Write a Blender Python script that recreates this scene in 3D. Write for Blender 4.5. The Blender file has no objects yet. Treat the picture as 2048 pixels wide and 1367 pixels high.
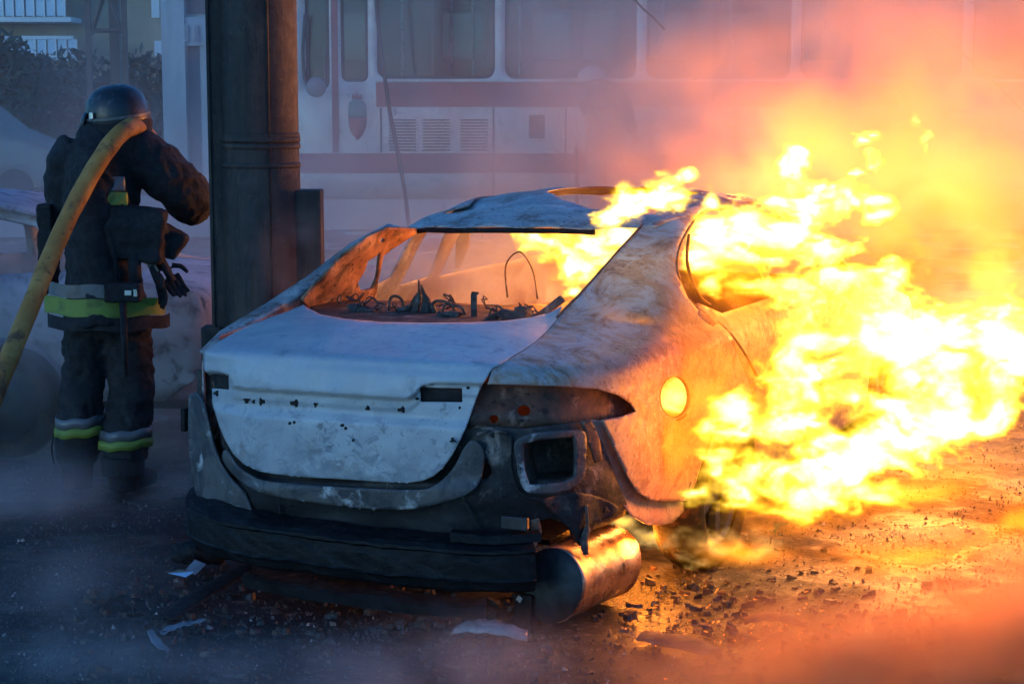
import bpy, bmesh, math, random
import numpy as np
from mathutils import Vector, Matrix, geometry as mgeo
rnd = random.Random(7)
nrs = np.random.RandomState(5)
# ------------------------------------------------------------------ camera, world, sun, exposure
CAM = np.array([3.2, -5.3, 1.85]); YAW = -.45; PIT = .1335; F = 3600.
cyw, syw = math.cos(YAW), math.sin(YAW); cpt, spt = math.cos(PIT), math.sin(PIT)
FW = np.array([syw*cpt, cyw*cpt, -spt]); RT = np.array([cyw, -syw, 0.]); UP = np.cross(RT, FW)
sc = bpy.context.scene
COL = sc.collection
cam = bpy.data.objects.new('camera', bpy.data.cameras.new('camera')); COL.objects.link(cam)
M = Matrix(((RT[0], UP[0], -FW[0], CAM[0]), (RT[1], UP[1], -FW[1], CAM[1]), (RT[2], UP[2], -FW[2], CAM[2]), (0, 0, 0, 1)))
cam.matrix_world = M
cam.data.sensor_width = 36; cam.data.lens = 36*F/2048; cam.data.clip_start = .1; cam.data.clip_end = 2000
sc.camera = cam
w = bpy.data.worlds.new('World'); sc.world = w; w.use_nodes = True
nt = w.node_tree; bg = nt.nodes['Background']
sky = nt.nodes.new('ShaderNodeTexSky'); sky.sky_type = 'NISHITA'; sky.sun_disc = False
SUN_EL, SUN_AZ = math.radians(9), math.radians(200)
sky.sun_elevation = SUN_EL; sky.sun_rotation = SUN_AZ; sky.ozone_density = 4; sky.air_density = 1.0; sky.dust_density = .3
tint = nt.nodes.new('ShaderNodeMix'); tint.data_type = 'RGBA'; tint.blend_type = 'MULTIPLY'; tint.inputs[0].default_value = 1
nt.links.new(sky.outputs[0], tint.inputs[6]); tint.inputs[7].default_value = (.46, .95, 1.36, 1)
nt.links.new(tint.outputs[2], bg.inputs[0]); bg.inputs[1].default_value = .15
sl = bpy.data.lights.new('sun', 'SUN'); sl.energy = .12; sl.angle = math.radians(30); sl.color = (1, .97, .93)
so = bpy.data.objects.new('sun', sl); COL.objects.link(so)
_d = Vector((math.sin(SUN_AZ)*math.cos(SUN_EL), math.cos(SUN_AZ)*math.cos(SUN_EL), math.sin(SUN_EL)))
so.rotation_euler = _d.to_track_quat('Z', 'Y').to_euler()
vs = sc.view_settings; vs.view_transform = 'Standard'; vs.look = 'None'; vs.gamma = 1; vs.use_curve_mapping = False; vs.exposure = .75
cy = sc.cycles
cy.use_denoising = True; cy.volume_bounces = 2; cy.max_bounces = 6; cy.transparent_max_bounces = 12
cy.volume_step_rate = 1.6; cy.volume_max_steps = 512; cy.sample_clamp_indirect = 6; cy.diffuse_bounces = 2; cy.use_adaptive_sampling = True; cy.adaptive_threshold = .05; cy.adaptive_min_samples = 16

# ------------------------------------------------------------------ geometry helpers
def rays(px, py):
    px = np.asarray(px, float)[..., None]; py = np.asarray(py, float)[..., None]
    return FW + RT*(px-1024)/F - UP*(py-683.5)/F
def onX(px, py, X): r = rays(px, py); return CAM + r*((X-CAM[0])/r[..., 0])[..., None]
def onY(px, py, Y): r = rays(px, py); return CAM + r*((Y-CAM[1])/r[..., 1])[..., None]
def onZ(px, py, Z=0.): r = rays(px, py); return CAM + r*((Z-CAM[2])/r[..., 2])[..., None]
def onD(px, py, D): return CAM + rays(px, py)*D
BASE = np.array([CAM[0], CAM[1], 0.]); FH = np.array([syw, cyw, 0.])
def loc(P):    # world -> frame turned to the street behind (x right, y away, z up)
    q = np.asarray(P, float)-BASE
    return np.stack([q@RT, q@FH, q[..., 2]], -1)
def wld(x, y, z=0.): return BASE + RT*x + FH*y + np.array([0, 0, z])
def S(px, py, y):   # local point at depth y (horizontal) seen at the photo position
    r = rays(px, py); t = y/(r@FH); return loc(CAM + r*np.asarray(t)[..., None])

def link(name, me, mats=(), parent=None, smooth=True):
    o = bpy.data.objects.new(name, me); COL.objects.link(o)
    for m in (mats if isinstance(mats, (list, tuple)) else [mats]): me.materials.append(m)
    if smooth:
        me.polygons.foreach_set('use_smooth', [True]*len(me.polygons))
    if parent: o.parent = parent; o.matrix_parent_inverse = Matrix.Identity(4)
    return o
def tag(o, label=None, cat=None, group=None, kind=None):
    if label: o['label'] = label
    if cat: o['category'] = cat
    if group: o['group'] = group
    if kind: o['kind'] = kind
    return o
def empty(name, loc_=(0, 0, 0), rz=0.):
    o = bpy.data.objects.new(name, None); COL.objects.link(o); o.location = loc_; o.rotation_euler = (0, 0, rz); o.empty_display_size = .2
    return o
class MB:
    def __init__(s): s.v = []; s.f = []; s.mi = []
    def add(s, v, f, mi=0):
        b = len(s.v); s.v += [tuple(map(float, p)) for p in v]; s.f += [tuple(b+i for i in q) for q in f]; s.mi += [mi]*len(f); return s
    def box(s, c, d, rot=None, mi=0, bev=0):
        c = Vector(c); h = Vector(d)/2; R_ = rot or Matrix.Identity(3)
        v = [c+R_@Vector((x*h.x, y*h.y, z*h.z)) for x in (-1, 1) for y in (-1, 1) for z in (-1, 1)]
        return s.add(v, [(0, 1, 3, 2), (4, 6, 7, 5), (0, 4, 5, 1), (2, 3, 7, 6), (0, 2, 6, 4), (1, 5, 7, 3)], mi)
    def tube(s, pts, rad, seg=12, mi=0, cap=True, flat=1.):
        pts = [Vector(p) for p in pts]; n = len(pts)
        rad = [rad]*n if np.isscalar(rad) else list(rad)
        up = Vector((0, 0, 1)); v = []; f = []; pr = None
        for i, p in enumerate(pts):
            t = (pts[min(i+1, n-1)]-pts[max(i-1, 0)]).normalized()
            if pr is None:
                a = t.cross(up)
                if a.length < 1e-3: a = t.cross(Vector((0, 1, 0)))
            else: a = pr-t*pr.dot(t)
            a.normalize(); pr = a.copy(); b = t.cross(a)
            r = rad[i]; ra, rb = (r if isinstance(r, (tuple, list)) else (r, r*flat))
            for k in range(seg):
                an = 2*math.pi*k/seg; v.append(p+a*math.cos(an)*ra+b*math.sin(an)*rb)
        for i in range(n-1):
            for k in range(seg):
                k2 = (k+1) % seg; f.append((i*seg+k, i*seg+k2, (i+1)*seg+k2, (i+1)*seg+k))
        if cap: f.append(tuple(range(seg))[::-1]); f.append(tuple((n-1)*seg+k for k in range(seg)))
        return s.add(v, f, mi)
    def lathe(s, prof, c=(0, 0, 0), rot=None, seg=24, mi=0):
        c = Vector(c); R_ = rot or Matrix.Identity(3); v = []; f = []
        for r, z in prof:
            for k in range(seg):
                a = 2*math.pi*k/seg; v.append(c+R_@Vector((r*math.cos(a), r*math.sin(a), z)))
        for i in range(len(prof)-1):
            for k in range(seg):
                k2 = (k+1) % seg; f.append((i*seg+k, i*seg+k2, (i+1)*seg+k2, (i+1)*seg+k))
        return s.add(v, f, mi)
    def build(s, name, mats, parent=None, smooth=False, bevel=0, fix=True):
        me = bpy.data.meshes.new(name); me.from_pydata(s.v, [], s.f); me.update()
        for i, p in enumerate(me.polygons): p.material_index = s.mi[i]
        if fix:
            bm = bmesh.new(); bm.from_mesh(me); bmesh.ops.recalc_face_normals(bm, faces=bm.faces); bm.to_mesh(me); bm.free()
        o = link(name, me, mats, parent, smooth)
        if bevel:
            m = o.modifiers.new('b', 'BEVEL'); m.width = bevel; m.segments = 2; m.limit_method = 'ANGLE'
        return o
def bake(o):
    dg = bpy.context.evaluated_depsgraph_get(); me = bpy.data.meshes.new_from_object(o.evaluated_get(dg))
    o.modifiers.clear(); o.data = me; return o
def catmull(a, n=8, closed=False):
    a = np.asarray(a, float); o = []; N = len(a)
    for i in range(N if closed else N-1):
        if closed: p0, p1, p2, p3 = a[i-1], a[i], a[(i+1) % N], a[(i+2) % N]
        else: p0 = a[max(i-1, 0)]; p1 = a[i]; p2 = a[i+1]; p3 = a[min(i+2, N-1)]
        for t in np.arange(n)/n: o.append(.5*((2*p1)+(-p0+p2)*t+(2*p0-5*p1+4*p2-p3)*t*t+(-p0+3*p1-3*p2+p3)*t**3))
    if not closed: o.append(a[-1])
    return np.array(o)
def dens(poly, sp, closed=True):
    poly = np.asarray(poly, float); o = []; N = len(poly)
    for i in range(N if closed else N-1):
        a, b = poly[i], poly[(i+1) % N]; k = max(1, int(np.hypot(*(b-a))/sp))
        for j in range(k): o.append(a+(b-a)*j/k)
    if not closed: o.append(poly[-1])
    return np.array(o)
def pip(P, poly):
    x, y = P[:, 0], P[:, 1]; ins = np.zeros(len(P), bool); j = len(poly)-1
    for i in range(len(poly)):
        xi, yi = poly[i]; xj, yj = poly[j]
        c = ((yi > y) != (yj > y)) & (x < (xj-xi)*(y-yi)/((yj-yi)+1e-12)+xi); ins ^= c; j = i
    return ins
def triangulate(outline, holes=(), sp=8.):
    loops = [dens(outline, sp)]+[dens(h, sp*.7) for h in holes]
    bpts = np.concatenate(loops); lo, hi = bpts.min(0), bpts.max(0)
    gx, gy = np.meshgrid(np.arange(lo[0]+sp/2, hi[0], sp), np.arange(lo[1]+sp/2, hi[1], sp*.87))
    gx = gx+(np.arange(gx.shape[0]) % 2)[:, None]*sp/2
    g = np.stack([gx.ravel(), gy.ravel()], 1); k = pip(g, loops[0])
    for h in loops[1:]: k &= ~pip(g, h)
    g = g[k]
    if len(g):
        keep = np.ones(len(g), bool)
        for c in range(0, len(bpts), 200):
            b = bpts[c:c+200]; keep &= (((g[:, None]-b[None])**2).sum(-1).min(1) > (.45*sp)**2)
        g = g[keep]
    allp = np.concatenate([bpts, g]); E_ = []; b = 0
    for L in loops:
        n = len(L); E_ += [(b+i, b+(i+1) % n) for i in range(n)]; b += n
    v, e, f, *_ = mgeo.delaunay_2d_cdt([Vector(p) for p in allp], E_, [], 0, 1e-6)
    v = np.array([tuple(p) for p in v]); f = np.array([t for t in f if len(t) == 3])
    c = v[f].mean(1); k = pip(c, loops[0])
    for h in loops[1:]: k &= ~pip(c, h)
    return v, f[k], loops
def noise1(p, s, seed=0):   # cheap smooth pseudo noise on points
    p = np.asarray(p)*s+seed*7.13
    return (np.sin(p[..., 0]*1.7+np.sin(p[..., 1]*2.3+p[..., 2])*1.3)+np.sin(p[..., 1]*2.9+np.sin(p[..., 2]*1.9+p[..., 0])*1.1)+np.sin(p[..., 2]*3.7+p[..., 0]*1.3+np.sin(p[..., 1]*1.1)))/3
def panel(name, outline, mat, parent, holes=(), fn=None, sp=8., thick=.004, rough=.0, rim=0, seed=1):
    """sheet metal: a 2-D outline with holes, laid on a 3-D surface by fn(x, y) -> points; rim folds the hole edges inwards"""
    v, f, loops = triangulate(outline, holes, sp)
    P = fn(v[:, 0], v[:, 1]); bad = np.isnan(P[:, 0])
    if bad.any():
        good = np.where(~bad)[0]
        for i in np.where(bad)[0]:
            j = good[np.argmin(((v[good]-v[i])**2).sum(1))]; P[i] = P[j]
    if rough:
        d = noise1(P, 14, seed)*.6+noise1(P, 37, seed+3)*.3
        P = P+np.array([.3, -.9, .3])*d[:, None]*rough
    me = bpy.data.meshes.new(name); me.from_pydata([tuple(p) for p in P], [], [tuple(map(int, t)) for t in f]); me.update()
    bm = bmesh.new(); bm.from_mesh(me)
    bmesh.ops.recalc_face_normals(bm, faces=bm.faces)
    bm.normal_update()
    # face the camera
    s = sum(fc.normal.dot(Vector(CAM)-fc.calc_center_median())*fc.calc_area() for fc in bm.faces)
    if s < 0: bmesh.ops.reverse_faces(bm, faces=bm.faces)
    bm.to_mesh(me); bm.free()
    o = link(name, me, mat, parent)
    m = o.modifiers.new('s', 'SOLIDIFY'); m.thickness = thick; m.offset = -1
    return o

# ------------------------------------------------------------------ materials
def mat(name, base=(.5, .5, .5), rough=.6, metal=0., patches=(), bump=0., bscale=30, spec=.5, coords='Object', emis=None, clear=0.):
    """patches: list of (colour, noise scale, threshold, softness, optional dict(z0,z1 -> height mask, stretch))"""
    m = bpy.data.materials.new(name); m.use_nodes = True; t = m.node_tree; N = t.nodes; L = t.links
    b = N['Principled BSDF']; b.inputs['Roughness'].default_value = rough; b.inputs['Metallic'].default_value = metal
    b.inputs['Specular IOR Level'].default_value = spec
    tc = N.new('ShaderNodeTexCoord'); co = tc.outputs[coords]
    rgb = N.new('ShaderNodeRGB'); rgb.outputs[0].default_value = (*base, 1); cur = rgb.outputs[0]
    # fine tonal grain
    def noise(scale, detail=6, rough_=.6, st=None, off=0, dist=0.):
        mp = N.new('ShaderNodeMapping'); L.new(co, mp.inputs[0]); mp.inputs[1].default_value = (off, off*1.7, off*.3)
        if st: mp.inputs[3].default_value = st
        n = N.new('ShaderNodeTexNoise'); n.inputs['Scale'].default_value = scale; n.inputs['Detail'].default_value = detail
        n.inputs['Roughness'].default_value = rough_; n.inputs['Distortion'].default_value = dist
        L.new(mp.outputs[0], n.inputs[0]); return n.outputs[0]
    hl = []
    for i, pt in enumerate(patches):
        c, s, th, sf = pt[:4]; op = pt[4] if len(pt) > 4 else {}
        n = noise(s, op.get('detail', 7), op.get('rough', .62), op.get('st'), i*3.1+op.get('off', 0), op.get('dist', .3))
        mr = N.new('ShaderNodeMapRange'); L.new(n, mr.inputs[0]); mr.inputs[1].default_value = th-sf; mr.inputs[2].default_value = th+sf
        fac = mr.outputs[0]
        for ax in 'xyz':
            if ax in op:     # a0 -> a1 along an axis (dirt settled at one end of the thing)
                sp = N.new('ShaderNodeSeparateXYZ'); L.new(co, sp.inputs[0]); m2 = N.new('ShaderNodeMapRange')
                m2.inputs[1].default_value, m2.inputs[2].default_value = op[ax]; L.new(sp.outputs['xyz'.index(ax)], m2.inputs[0])
                if op.get('add'):
                    a2 = N.new('ShaderNodeMath'); a2.operation = 'MULTIPLY_ADD'; L.new(m2.outputs[0], a2.inputs[0]); a2.inputs[1].default_value = op['add']; L.new(n, a2.inputs[2])
                    L.new(a2.outputs[0], mr.inputs[0])
                else:
                    mu = N.new('ShaderNodeMath'); mu.operation = 'MULTIPLY'; L.new(fac, mu.inputs[0]); L.new(m2.outputs[0], mu.inputs[1]); fac = mu.outputs[0]
        if 'amt' in op:
            mu = N.new('ShaderNodeMath'); mu.operation = 'MULTIPLY'; L.new(fac, mu.inputs[0]); mu.inputs[1].default_value = op['amt']; fac = mu.outputs[0]
        mx = N.new('ShaderNodeMix'); mx.data_type = 'RGBA'; L.new(fac, mx.inputs[0]); L.new(cur, mx.inputs[6]); mx.inputs[7].default_value = (*c, 1); cur = mx.outputs[2]
        hl.append(fac)
    L.new(cur, b.inputs['Base Color'])
    rn = N.new('ShaderNodeMapRange'); L.new(noise(bscale*.7, 5), rn.inputs[0]); rn.inputs[1].default_value = .3; rn.inputs[2].default_value = .7
    rn.inputs[3].default_value = max(.05, rough-.12); rn.inputs[4].default_value = min(1, rough+.12); L.new(rn.outputs[0], b.inputs['Roughness'])
    if bump:
        bp = N.new('ShaderNodeBump'); bp.inputs['Strength'].default_value = 1; bp.inputs['Distance'].default_value = bump
        h = noise(bscale, 8, .7)
        if hl:
            a = N.new('ShaderNodeMath'); a.operation = 'MULTIPLY_ADD'; L.new(hl[0], a.inputs[0]); a.inputs[1].default_value = -.4; L.new(h, a.inputs[2]); h = a.outputs[0]
        L.new(h, bp.inputs['Height']); L.new(bp.outputs[0], b.inputs['Normal'])
    if emis: b.inputs['Emission Color'].default_value = (*emis[0], 1); b.inputs['Emission Strength'].default_value = emis[1]
    if clear: b.inputs['Coat Weight'].default_value = clear
    return m
SOOT = (.018, .017, .018); RUST = (.20, .085, .045); ASH = (.42, .40, .40)
M_lid = mat('burnt white trunk paint', (.50, .505, .50), .42, 0, [
    ((.62, .60, .52), 3.2, .55, .10, dict(z=(.93, .99))), ((.60, .52, .56), 4.1, .60, .08, dict(z=(.93, .99))), ((.13, .13, .15), 7, .63, .06, dict(z=(.93, 1.0), amt=.8, st=(.5, 1.6, 1))),
    ((.15, .15, .18), 10, .555, .03, dict(z=(.82, .72), dist=1.4, st=(1, 1, 1.5), rough=.7)), ((.09, .085, .085), 4.5, .56, .04, dict(z=(.66, .56), rough=.8, dist=.6, off=21)), ((.05, .05, .055), 17, .60, .02, dict(z=(.88, .78), amt=.95, dist=.8, rough=.7)), ((.13, .12, .115), 6, .53, .05, dict(z=(.72, .55), amt=.9, off=3, rough=.75, dist=.8)), ((.26, .17, .12), 11, .58, .04, dict(z=(.80, .55), amt=.7, off=13, rough=.7)), ((.33, .34, .36), 3.3, .5, .12, dict(amt=.7, off=8, rough=.7)), ((.22, .23, .26), 14, .60, .05, dict(z=(.93, .97), off=5, amt=.8, dist=2)),
    ((.12, .12, .13), 8, .68, .08, dict(z=(.64, .50), add=.16)), ((.40, .42, .45), 2.5, .5, .3, dict(amt=.6, rough=.7)), ((.36, .38, .41), 30, .60, .1, dict(amt=.4)), ((.05, .05, .05), 70, .71, .02, dict(amt=.8))], .0012, 45, clear=.0)
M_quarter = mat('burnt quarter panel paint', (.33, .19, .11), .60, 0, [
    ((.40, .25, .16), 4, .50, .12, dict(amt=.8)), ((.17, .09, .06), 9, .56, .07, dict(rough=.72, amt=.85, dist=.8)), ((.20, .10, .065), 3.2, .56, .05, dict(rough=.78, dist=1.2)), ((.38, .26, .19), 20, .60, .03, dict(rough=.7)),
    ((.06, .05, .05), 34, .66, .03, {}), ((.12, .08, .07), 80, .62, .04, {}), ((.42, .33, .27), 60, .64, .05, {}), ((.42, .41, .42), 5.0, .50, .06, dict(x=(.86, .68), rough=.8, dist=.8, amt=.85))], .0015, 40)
M_tail = mat('soot covered tail panel', (.05, .041, .036), .66, .1, [
    ((.27, .22, .19), 7, .57, .05, dict(dist=1.2, rough=.72)), ((.20, .15, .13), 9, .58, .08, dict(x=(.3, .6), amt=.8)), ((.012, .012, .014), 8, .55, .08, dict(z=(.66, .44), add=.25)),
    ((.03, .03, .03), 30, .62, .04, {})], .003, 38)
M_sill = mat('scorched grey sill', (.10, .092, .088), .55, 0, [((.04, .04, .045), 7, .50, .08, dict(dist=.8)), ((.45, .44, .43), 9, .64, .05, {}), ((.02, .02, .02), 35, .64, .03, {})], .003, 40)
M_soot = mat('black burnt plastic', (.009, .009, .010), .5, 0, [((.10, .10, .11), 60, .62, .03, dict(z=(.33, .36), rough=.75)), ((.022, .021, .022), 24, .60, .05, dict(rough=.75)), ((.005, .005, .006), 7, .5, .1, {})], .006, 45, spec=.2)
M_rust = mat('rusted inner steel', (.14, .07, .045), .75, .2, [((.04, .028, .024), 7, .5, .1, {}), ((.33, .22, .17), 11, .62, .06, {}), ((.02, .015, .014), 34, .62, .04, {})], .003, 40)
M_inner = mat('scorched inner panel', (.36, .17, .09), .7, .1, [((.10, .05, .03), 9, .55, .08, {}), ((.50, .30, .18), 7, .58, .07, {}), ((.03, .02, .02), 36, .62, .04, {})], .003, 40)
M_roof = mat('burnt roof skin', (.36, .355, .35), .42, .1, [((.13, .14, .16), 7, .54, .12, dict(st=(.35, 1.6, 1), amt=.8)), ((.50, .49, .46), 9, .60, .06, {}), ((.17, .11, .085), 8, .56, .05, dict(rough=.75, off=4)), ((.16, .075, .045), 4, .5, .08, dict(y=(1.9, 2.15))),
    ((.03, .03, .035), 55, .62, .04, {})], .002, 60)
M_dark = mat('hollow shade black', (.012, .011, .012), .9)  # near-black colour stands in for shade inside slots and holes
M_muffler = mat('heat stained steel', (.62, .42, .26), .34, .85, [((.20, .12, .08), 6, .54, .08, dict(amt=.8, rough=.75)), ((.35, .16, .07), 14, .60, .04, {}), ((.08, .06, .05), 20, .64, .05, {})], .0015, 25)
M_cap = mat('dull grey steel', (.05, .05, .055), .5, .6, [((.02, .02, .02), 8, .55, .1, {})], .002, 40)
M_char = mat('charred scrap', (.035, .03, .028), .8, 0, [((.14, .12, .11), 14, .58, .08, {}), ((.10, .05, .03), 22, .62, .05, {})], .006, 60)
M_tyre = mat('burnt tyre', (.014, .012, .012), .9, 0, [((.06, .035, .02), 12, .58, .08, {})], .006, 60, spec=.1)
# ------------------------------------------------------------------ the ground
def ground():
    o_ = wld(0, 7)
    n = 260; xs = np.linspace(-7.5, 7.5, n); ys = np.linspace(-3.5, 11, n)
    X, Y = np.meshgrid(xs, ys); P = np.stack([X, Y, X*0], -1)
    z = noise1(P, 1.1, 2)*.012+noise1(P, 4.3, 3)*.006+noise1(P, 13, 5)*.003
    edge = np.clip(np.minimum(np.minimum(X+7.5, 7.5-X), np.minimum(Y+3.5, 11-Y))/1.0, 0, 1); z = z*edge-.012
    v = [tuple(p) for p in np.stack([X, Y, z], -1).reshape(-1, 3)]
    f = [(j*n+i, j*n+i+1, (j+1)*n+i+1, (j+1)*n+i) for j in range(n-1) for i in range(n-1)]
    # skirt out to the horizon
    b = len(v); R = 400
    v += [(-R, -R, -.012), (R, -R, -.012), (R, R, -.012), (-R, R, -.012)]
    c = [0, n-1, n*n-1, n*(n-1)]
    f += [(b, b+1, c[1], c[0]), (b+1, b+2, c[2], c[1]), (b+2, b+3, c[3], c[2]), (b+3, b, c[0], c[3])]
    me = bpy.data.meshes.new('ground'); me.from_pydata(v, [], f); me.update()
    m = mat('wet gritty asphalt', (.026, .025, .027), .50, 0, [
        ((.065, .058, .052), 2.2, .55, .10, {}), ((.012, .011, .011), 3.1, .53, .05, dict(rough=.75, dist=1)), ((.018, .017, .018), 1.3, .56, .08, {}), ((.16, .13, .10), 16, .62, .05, {}), ((.015, .014, .014), 40, .55, .08, {}),
        ((.30, .28, .26), 70, .68, .03, {})], .016, 26, spec=.34)
    for l_ in m.node_tree.links:
        if l_.to_socket.name == 'Roughness' and l_.to_node.type == 'BSDF_PRINCIPLED':
            rn = l_.from_node; rn.inputs[1].default_value = .40; rn.inputs[2].default_value = .56; rn.inputs[3].default_value = .16; rn.inputs[4].default_value = .80; rn.inputs[0].links[0].from_node.inputs['Scale'].default_value = 1.6
    o = link('ground', me, m); tag(o, kind='structure')
ground()
def grit():   # uncountable crumbs of glass, plastic and stone round the wreck
    mb = MB(); r = nrs
    for i in range(9000):
        u = r.rand()
        px = r.uniform(-80, 2100); py = 760+(1400-760)*r.rand()**.8
        P = onZ(px, py); 
        if P[1] > 0.3 and abs(P[0]) < .8 and P[1] < 4: continue
        s = r.uniform(.0025, .008)*(2.2 if r.rand() < .05 else 1); a = r.rand()*6.28
        h = s*r.uniform(.3, 1); c, si = math.cos(a)*s, math.sin(a)*s
        z = -.008
        v = [(P[0]+c, P[1]+si, z), (P[0]-si, P[1]+c*.7, z), (P[0]-c*.8, P[1]-si, z), (P[0]+si*.7, P[1]-c, z), (P[0]+r.uniform(-1, 1)*s, P[1]+r.uniform(-1, 1)*s, z+h*.7+.006)]
        mb.add(v, [(0, 1, 4), (1, 2, 4), (2, 3, 4), (3, 0, 4)], int(r.choice([0, 0, 0, 0, 1, 1, 2], p=[.2, .2, .2, .12, .13, .11, .04])))
    m1 = mat('black crumbs', (.02, .02, .02), .5); m2 = mat('grey crumbs', (.10, .095, .09), .6); m3 = mat('pale crumbs', (.34, .32, .30), .35)
    o = mb.build('grit', [m1, m2, m3], fix=False); tag(o, 'fine charred grit and glass crumbs strewn over the asphalt', kind='stuff')
grit()

# ------------------------------------------------------------------ the burnt car: shape of its outer skin as a signed field, then panels laid on it
PLx = np.array([0, .3, .45, .58, .68, .76, .82, .86, .88, .895, .90, .905, .905, .90, .88, .8, .5, 0])
PLy = np.array([0, .015, .045, .10, .18, .29, .42, .60, .80, 1.1, 1.6, 2.6, 3.6, 4.2, 4.5, 4.65, 4.74, 4.8])
_q = catmull(np.stack([PLx*1.03, PLy], 1), 12); PLx, PLy = _q[:, 0], np.maximum.accumulate(_q[:, 1]); _k = int(np.argmax(PLx > .918))
def smin(a, b, k):
    h = np.clip(.5+.5*(b-a)/k, 0, 1); return b+(a-b)*h-k*h*(1-h)
def smax(a, b, k): return -smin(-a, -b, k)
def FF(P):
    X = P[..., 0]+.02; Y = P[..., 1]; z = P[..., 2]; ax = np.abs(X)
    ins = np.interp(z, [.2, .35, .5, .7, .85, .92, 1.0, 1.1], [.06, .03, .01, 0, .0, .012, .05, .12])
    dr = (np.interp(ax, PLx[:_k], PLy[:_k], right=9)-Y)*.8+ins
    ds = ax-np.interp(np.clip(Y, 0, 4.8), PLy, PLx)+ins
    dpl = np.maximum(smax(dr, ds, .01), Y-4.8)
    top = np.interp(Y, [0, .1, .5, .85, 1.5, 3.5, 3.9, 4.7], [.95, .965, 1.015, 1.045, 1.02, 1.0, .96, .8])-.07*(ax/.85)**3
    fb = smax(dpl, z-top, .05)
    wd = np.interp(z, [.8, .95, 1.05, 1.2, 1.33, 1.42], [.90, .88, .82, .745, .66, .56]); tp = np.interp(Y, [.2, .85, 1.3, 2, 4], [.17, .05, 0, 0, 0])
    zr = np.interp(Y, [.45, .85, 1.1, 1.4, 1.75, 2.1, 2.5, 2.9, 3.2, 3.9], [.92, 1.04, 1.16, 1.285, 1.395, 1.44, 1.45, 1.43, 1.36, .97])
    fg = smax(smax((ax-(wd-tp))*.9, (z-zr+.05*(ax/.6)**2)*.85, .07), .35-Y, .05)
    return smin(fb, fg, .06)
def march_dir(O, r, off, t0, t1, n):
    lo = np.full(r.shape[:-1], np.nan); hi = lo.copy(); prev = FF(O+r*t0)+off; tp = t0
    for t in np.linspace(t0, t1, n)[1:]:
        f = FF(O+r*t)+off; new = np.isnan(lo) & (f < 0) & (prev >= 0); lo[new] = tp; hi[new] = t; prev = f; tp = t
    for _ in range(10):
        m_ = (lo+hi)/2; f = FF(O+r*m_[..., None])+off; i = f < 0; hi = np.where(i, m_, hi); lo = np.where(i, lo, m_)
    return O+r*((lo+hi)/2)[..., None]
def skin(off=0.):
    def fn(x, y):
        o_ = off(x, y) if callable(off) else off
        return march_dir(CAM, rays(x, y), o_, 5.0, 9.8, 90)
    return fn
def topfn(off=0.):    # (X, Y) seen from above
    def fn(x, y):
        O = np.stack([x, y, x*0+2.], -1); r = np.zeros_like(O); r[:, 2] = -1; return march_dir(O, r, off, 0, 1.9, 60)
    return fn
def sidefn(sgn, off=0.):  # (Y, z) seen from the side
    def fn(y, z):
        O = np.stack([y*0+sgn*1.6, y, z], -1); r = np.zeros_like(O); r[:, 0] = -sgn; return march_dir(O, r, off, 0, 1.5, 50)
    return fn
car = empty('burnt_sedan', (0, 0, 0))
tag(car, 'burnt out white sedan shell with gutted rear window, flames bursting from its right side', 'car')

# boot lid
lid_out = [(985, 735), (972, 757), (958, 782), (947, 812), (935, 846), (921, 878), (905, 908), (888, 933), (868, 951), (845, 961), (818, 965), (760, 963), (690, 958), (600, 953), (545, 947), (515, 941),
           (487, 927), (466, 907), (450, 880), (437, 848), (426, 812), (417, 780), (409, 752), (403, 728), (399, 708), (420, 692), (470, 664), (530, 635), (575, 612), (600, 602),
           (612, 613), (640, 628), (690, 637), (760, 643), (850, 645), (940, 644), (1010, 641), (1062, 634), (1100, 625), (1125, 610), (1112, 640), (1085, 671), (1050, 698), (1012, 720)]
crease = np.array([(395, 741), (440, 743), (458, 750), (466, 772), (500, 777), (640, 786), (815, 797), (832, 785), (846, 770), (870, 765), (985, 768)], float)
def sm(t): t = np.clip(t, 0, 1); return t*t*(3-2*t)
def lid_off(x, y):
    yc = np.interp(x, crease[:, 0], crease[:, 1]); a = sm((y-yc)/4)*.026
    b_ = np.interp(x, [420, 520, 950], [800, 812, 838]); a = a-sm((y-b_)/26)*.016+sm((y-yc-22)/5)*.006
    a = a+.0022*np.sin(x*.021+1)*np.sin(y*.035)+.0015*np.sin(x*.06+y*.05)
    e = np.interp(x, [399, 640, 985], [706, 716, 731]); a = a-.010*np.exp(-((y-e)/11)**2)
    return a
slotL = [(416, 748), (457, 751), (458, 779), (420, 776)]; slotR = [(840, 774), (924, 776), (925, 804), (841, 803)]
lid = panel('boot_lid', lid_out, M_lid, car, [slotL, slotR], skin(lid_off), 4.6, .005)
for q, c in ((slotL, (438, 764)), (slotR, (882, 789))):
    qq = np.array(q, float); cc = qq.mean(0); big = cc+(qq-cc)*1.25
    panel('slot_shade_sheet', big, M_dark, lid, fn=skin(lambda x, y: lid_off(x, y)+.012), sp=12, thick=.004)  # dark sheet close behind each slot carries its shade
def disc_on(px, py, r, off, m, name, par, asp=1.):
    a = np.arange(14)*math.tau/14; r_ = r*(1+(.30*np.sin(a*3+px)+.22*np.sin(a*5+py))*(r > 3.5)); panel(name, np.stack([px+np.cos(a)*r_*asp, py+np.sin(a)*r_], 1), m, par, fn=skin(off), sp=max(3, r*.6), thick=.003)
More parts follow.
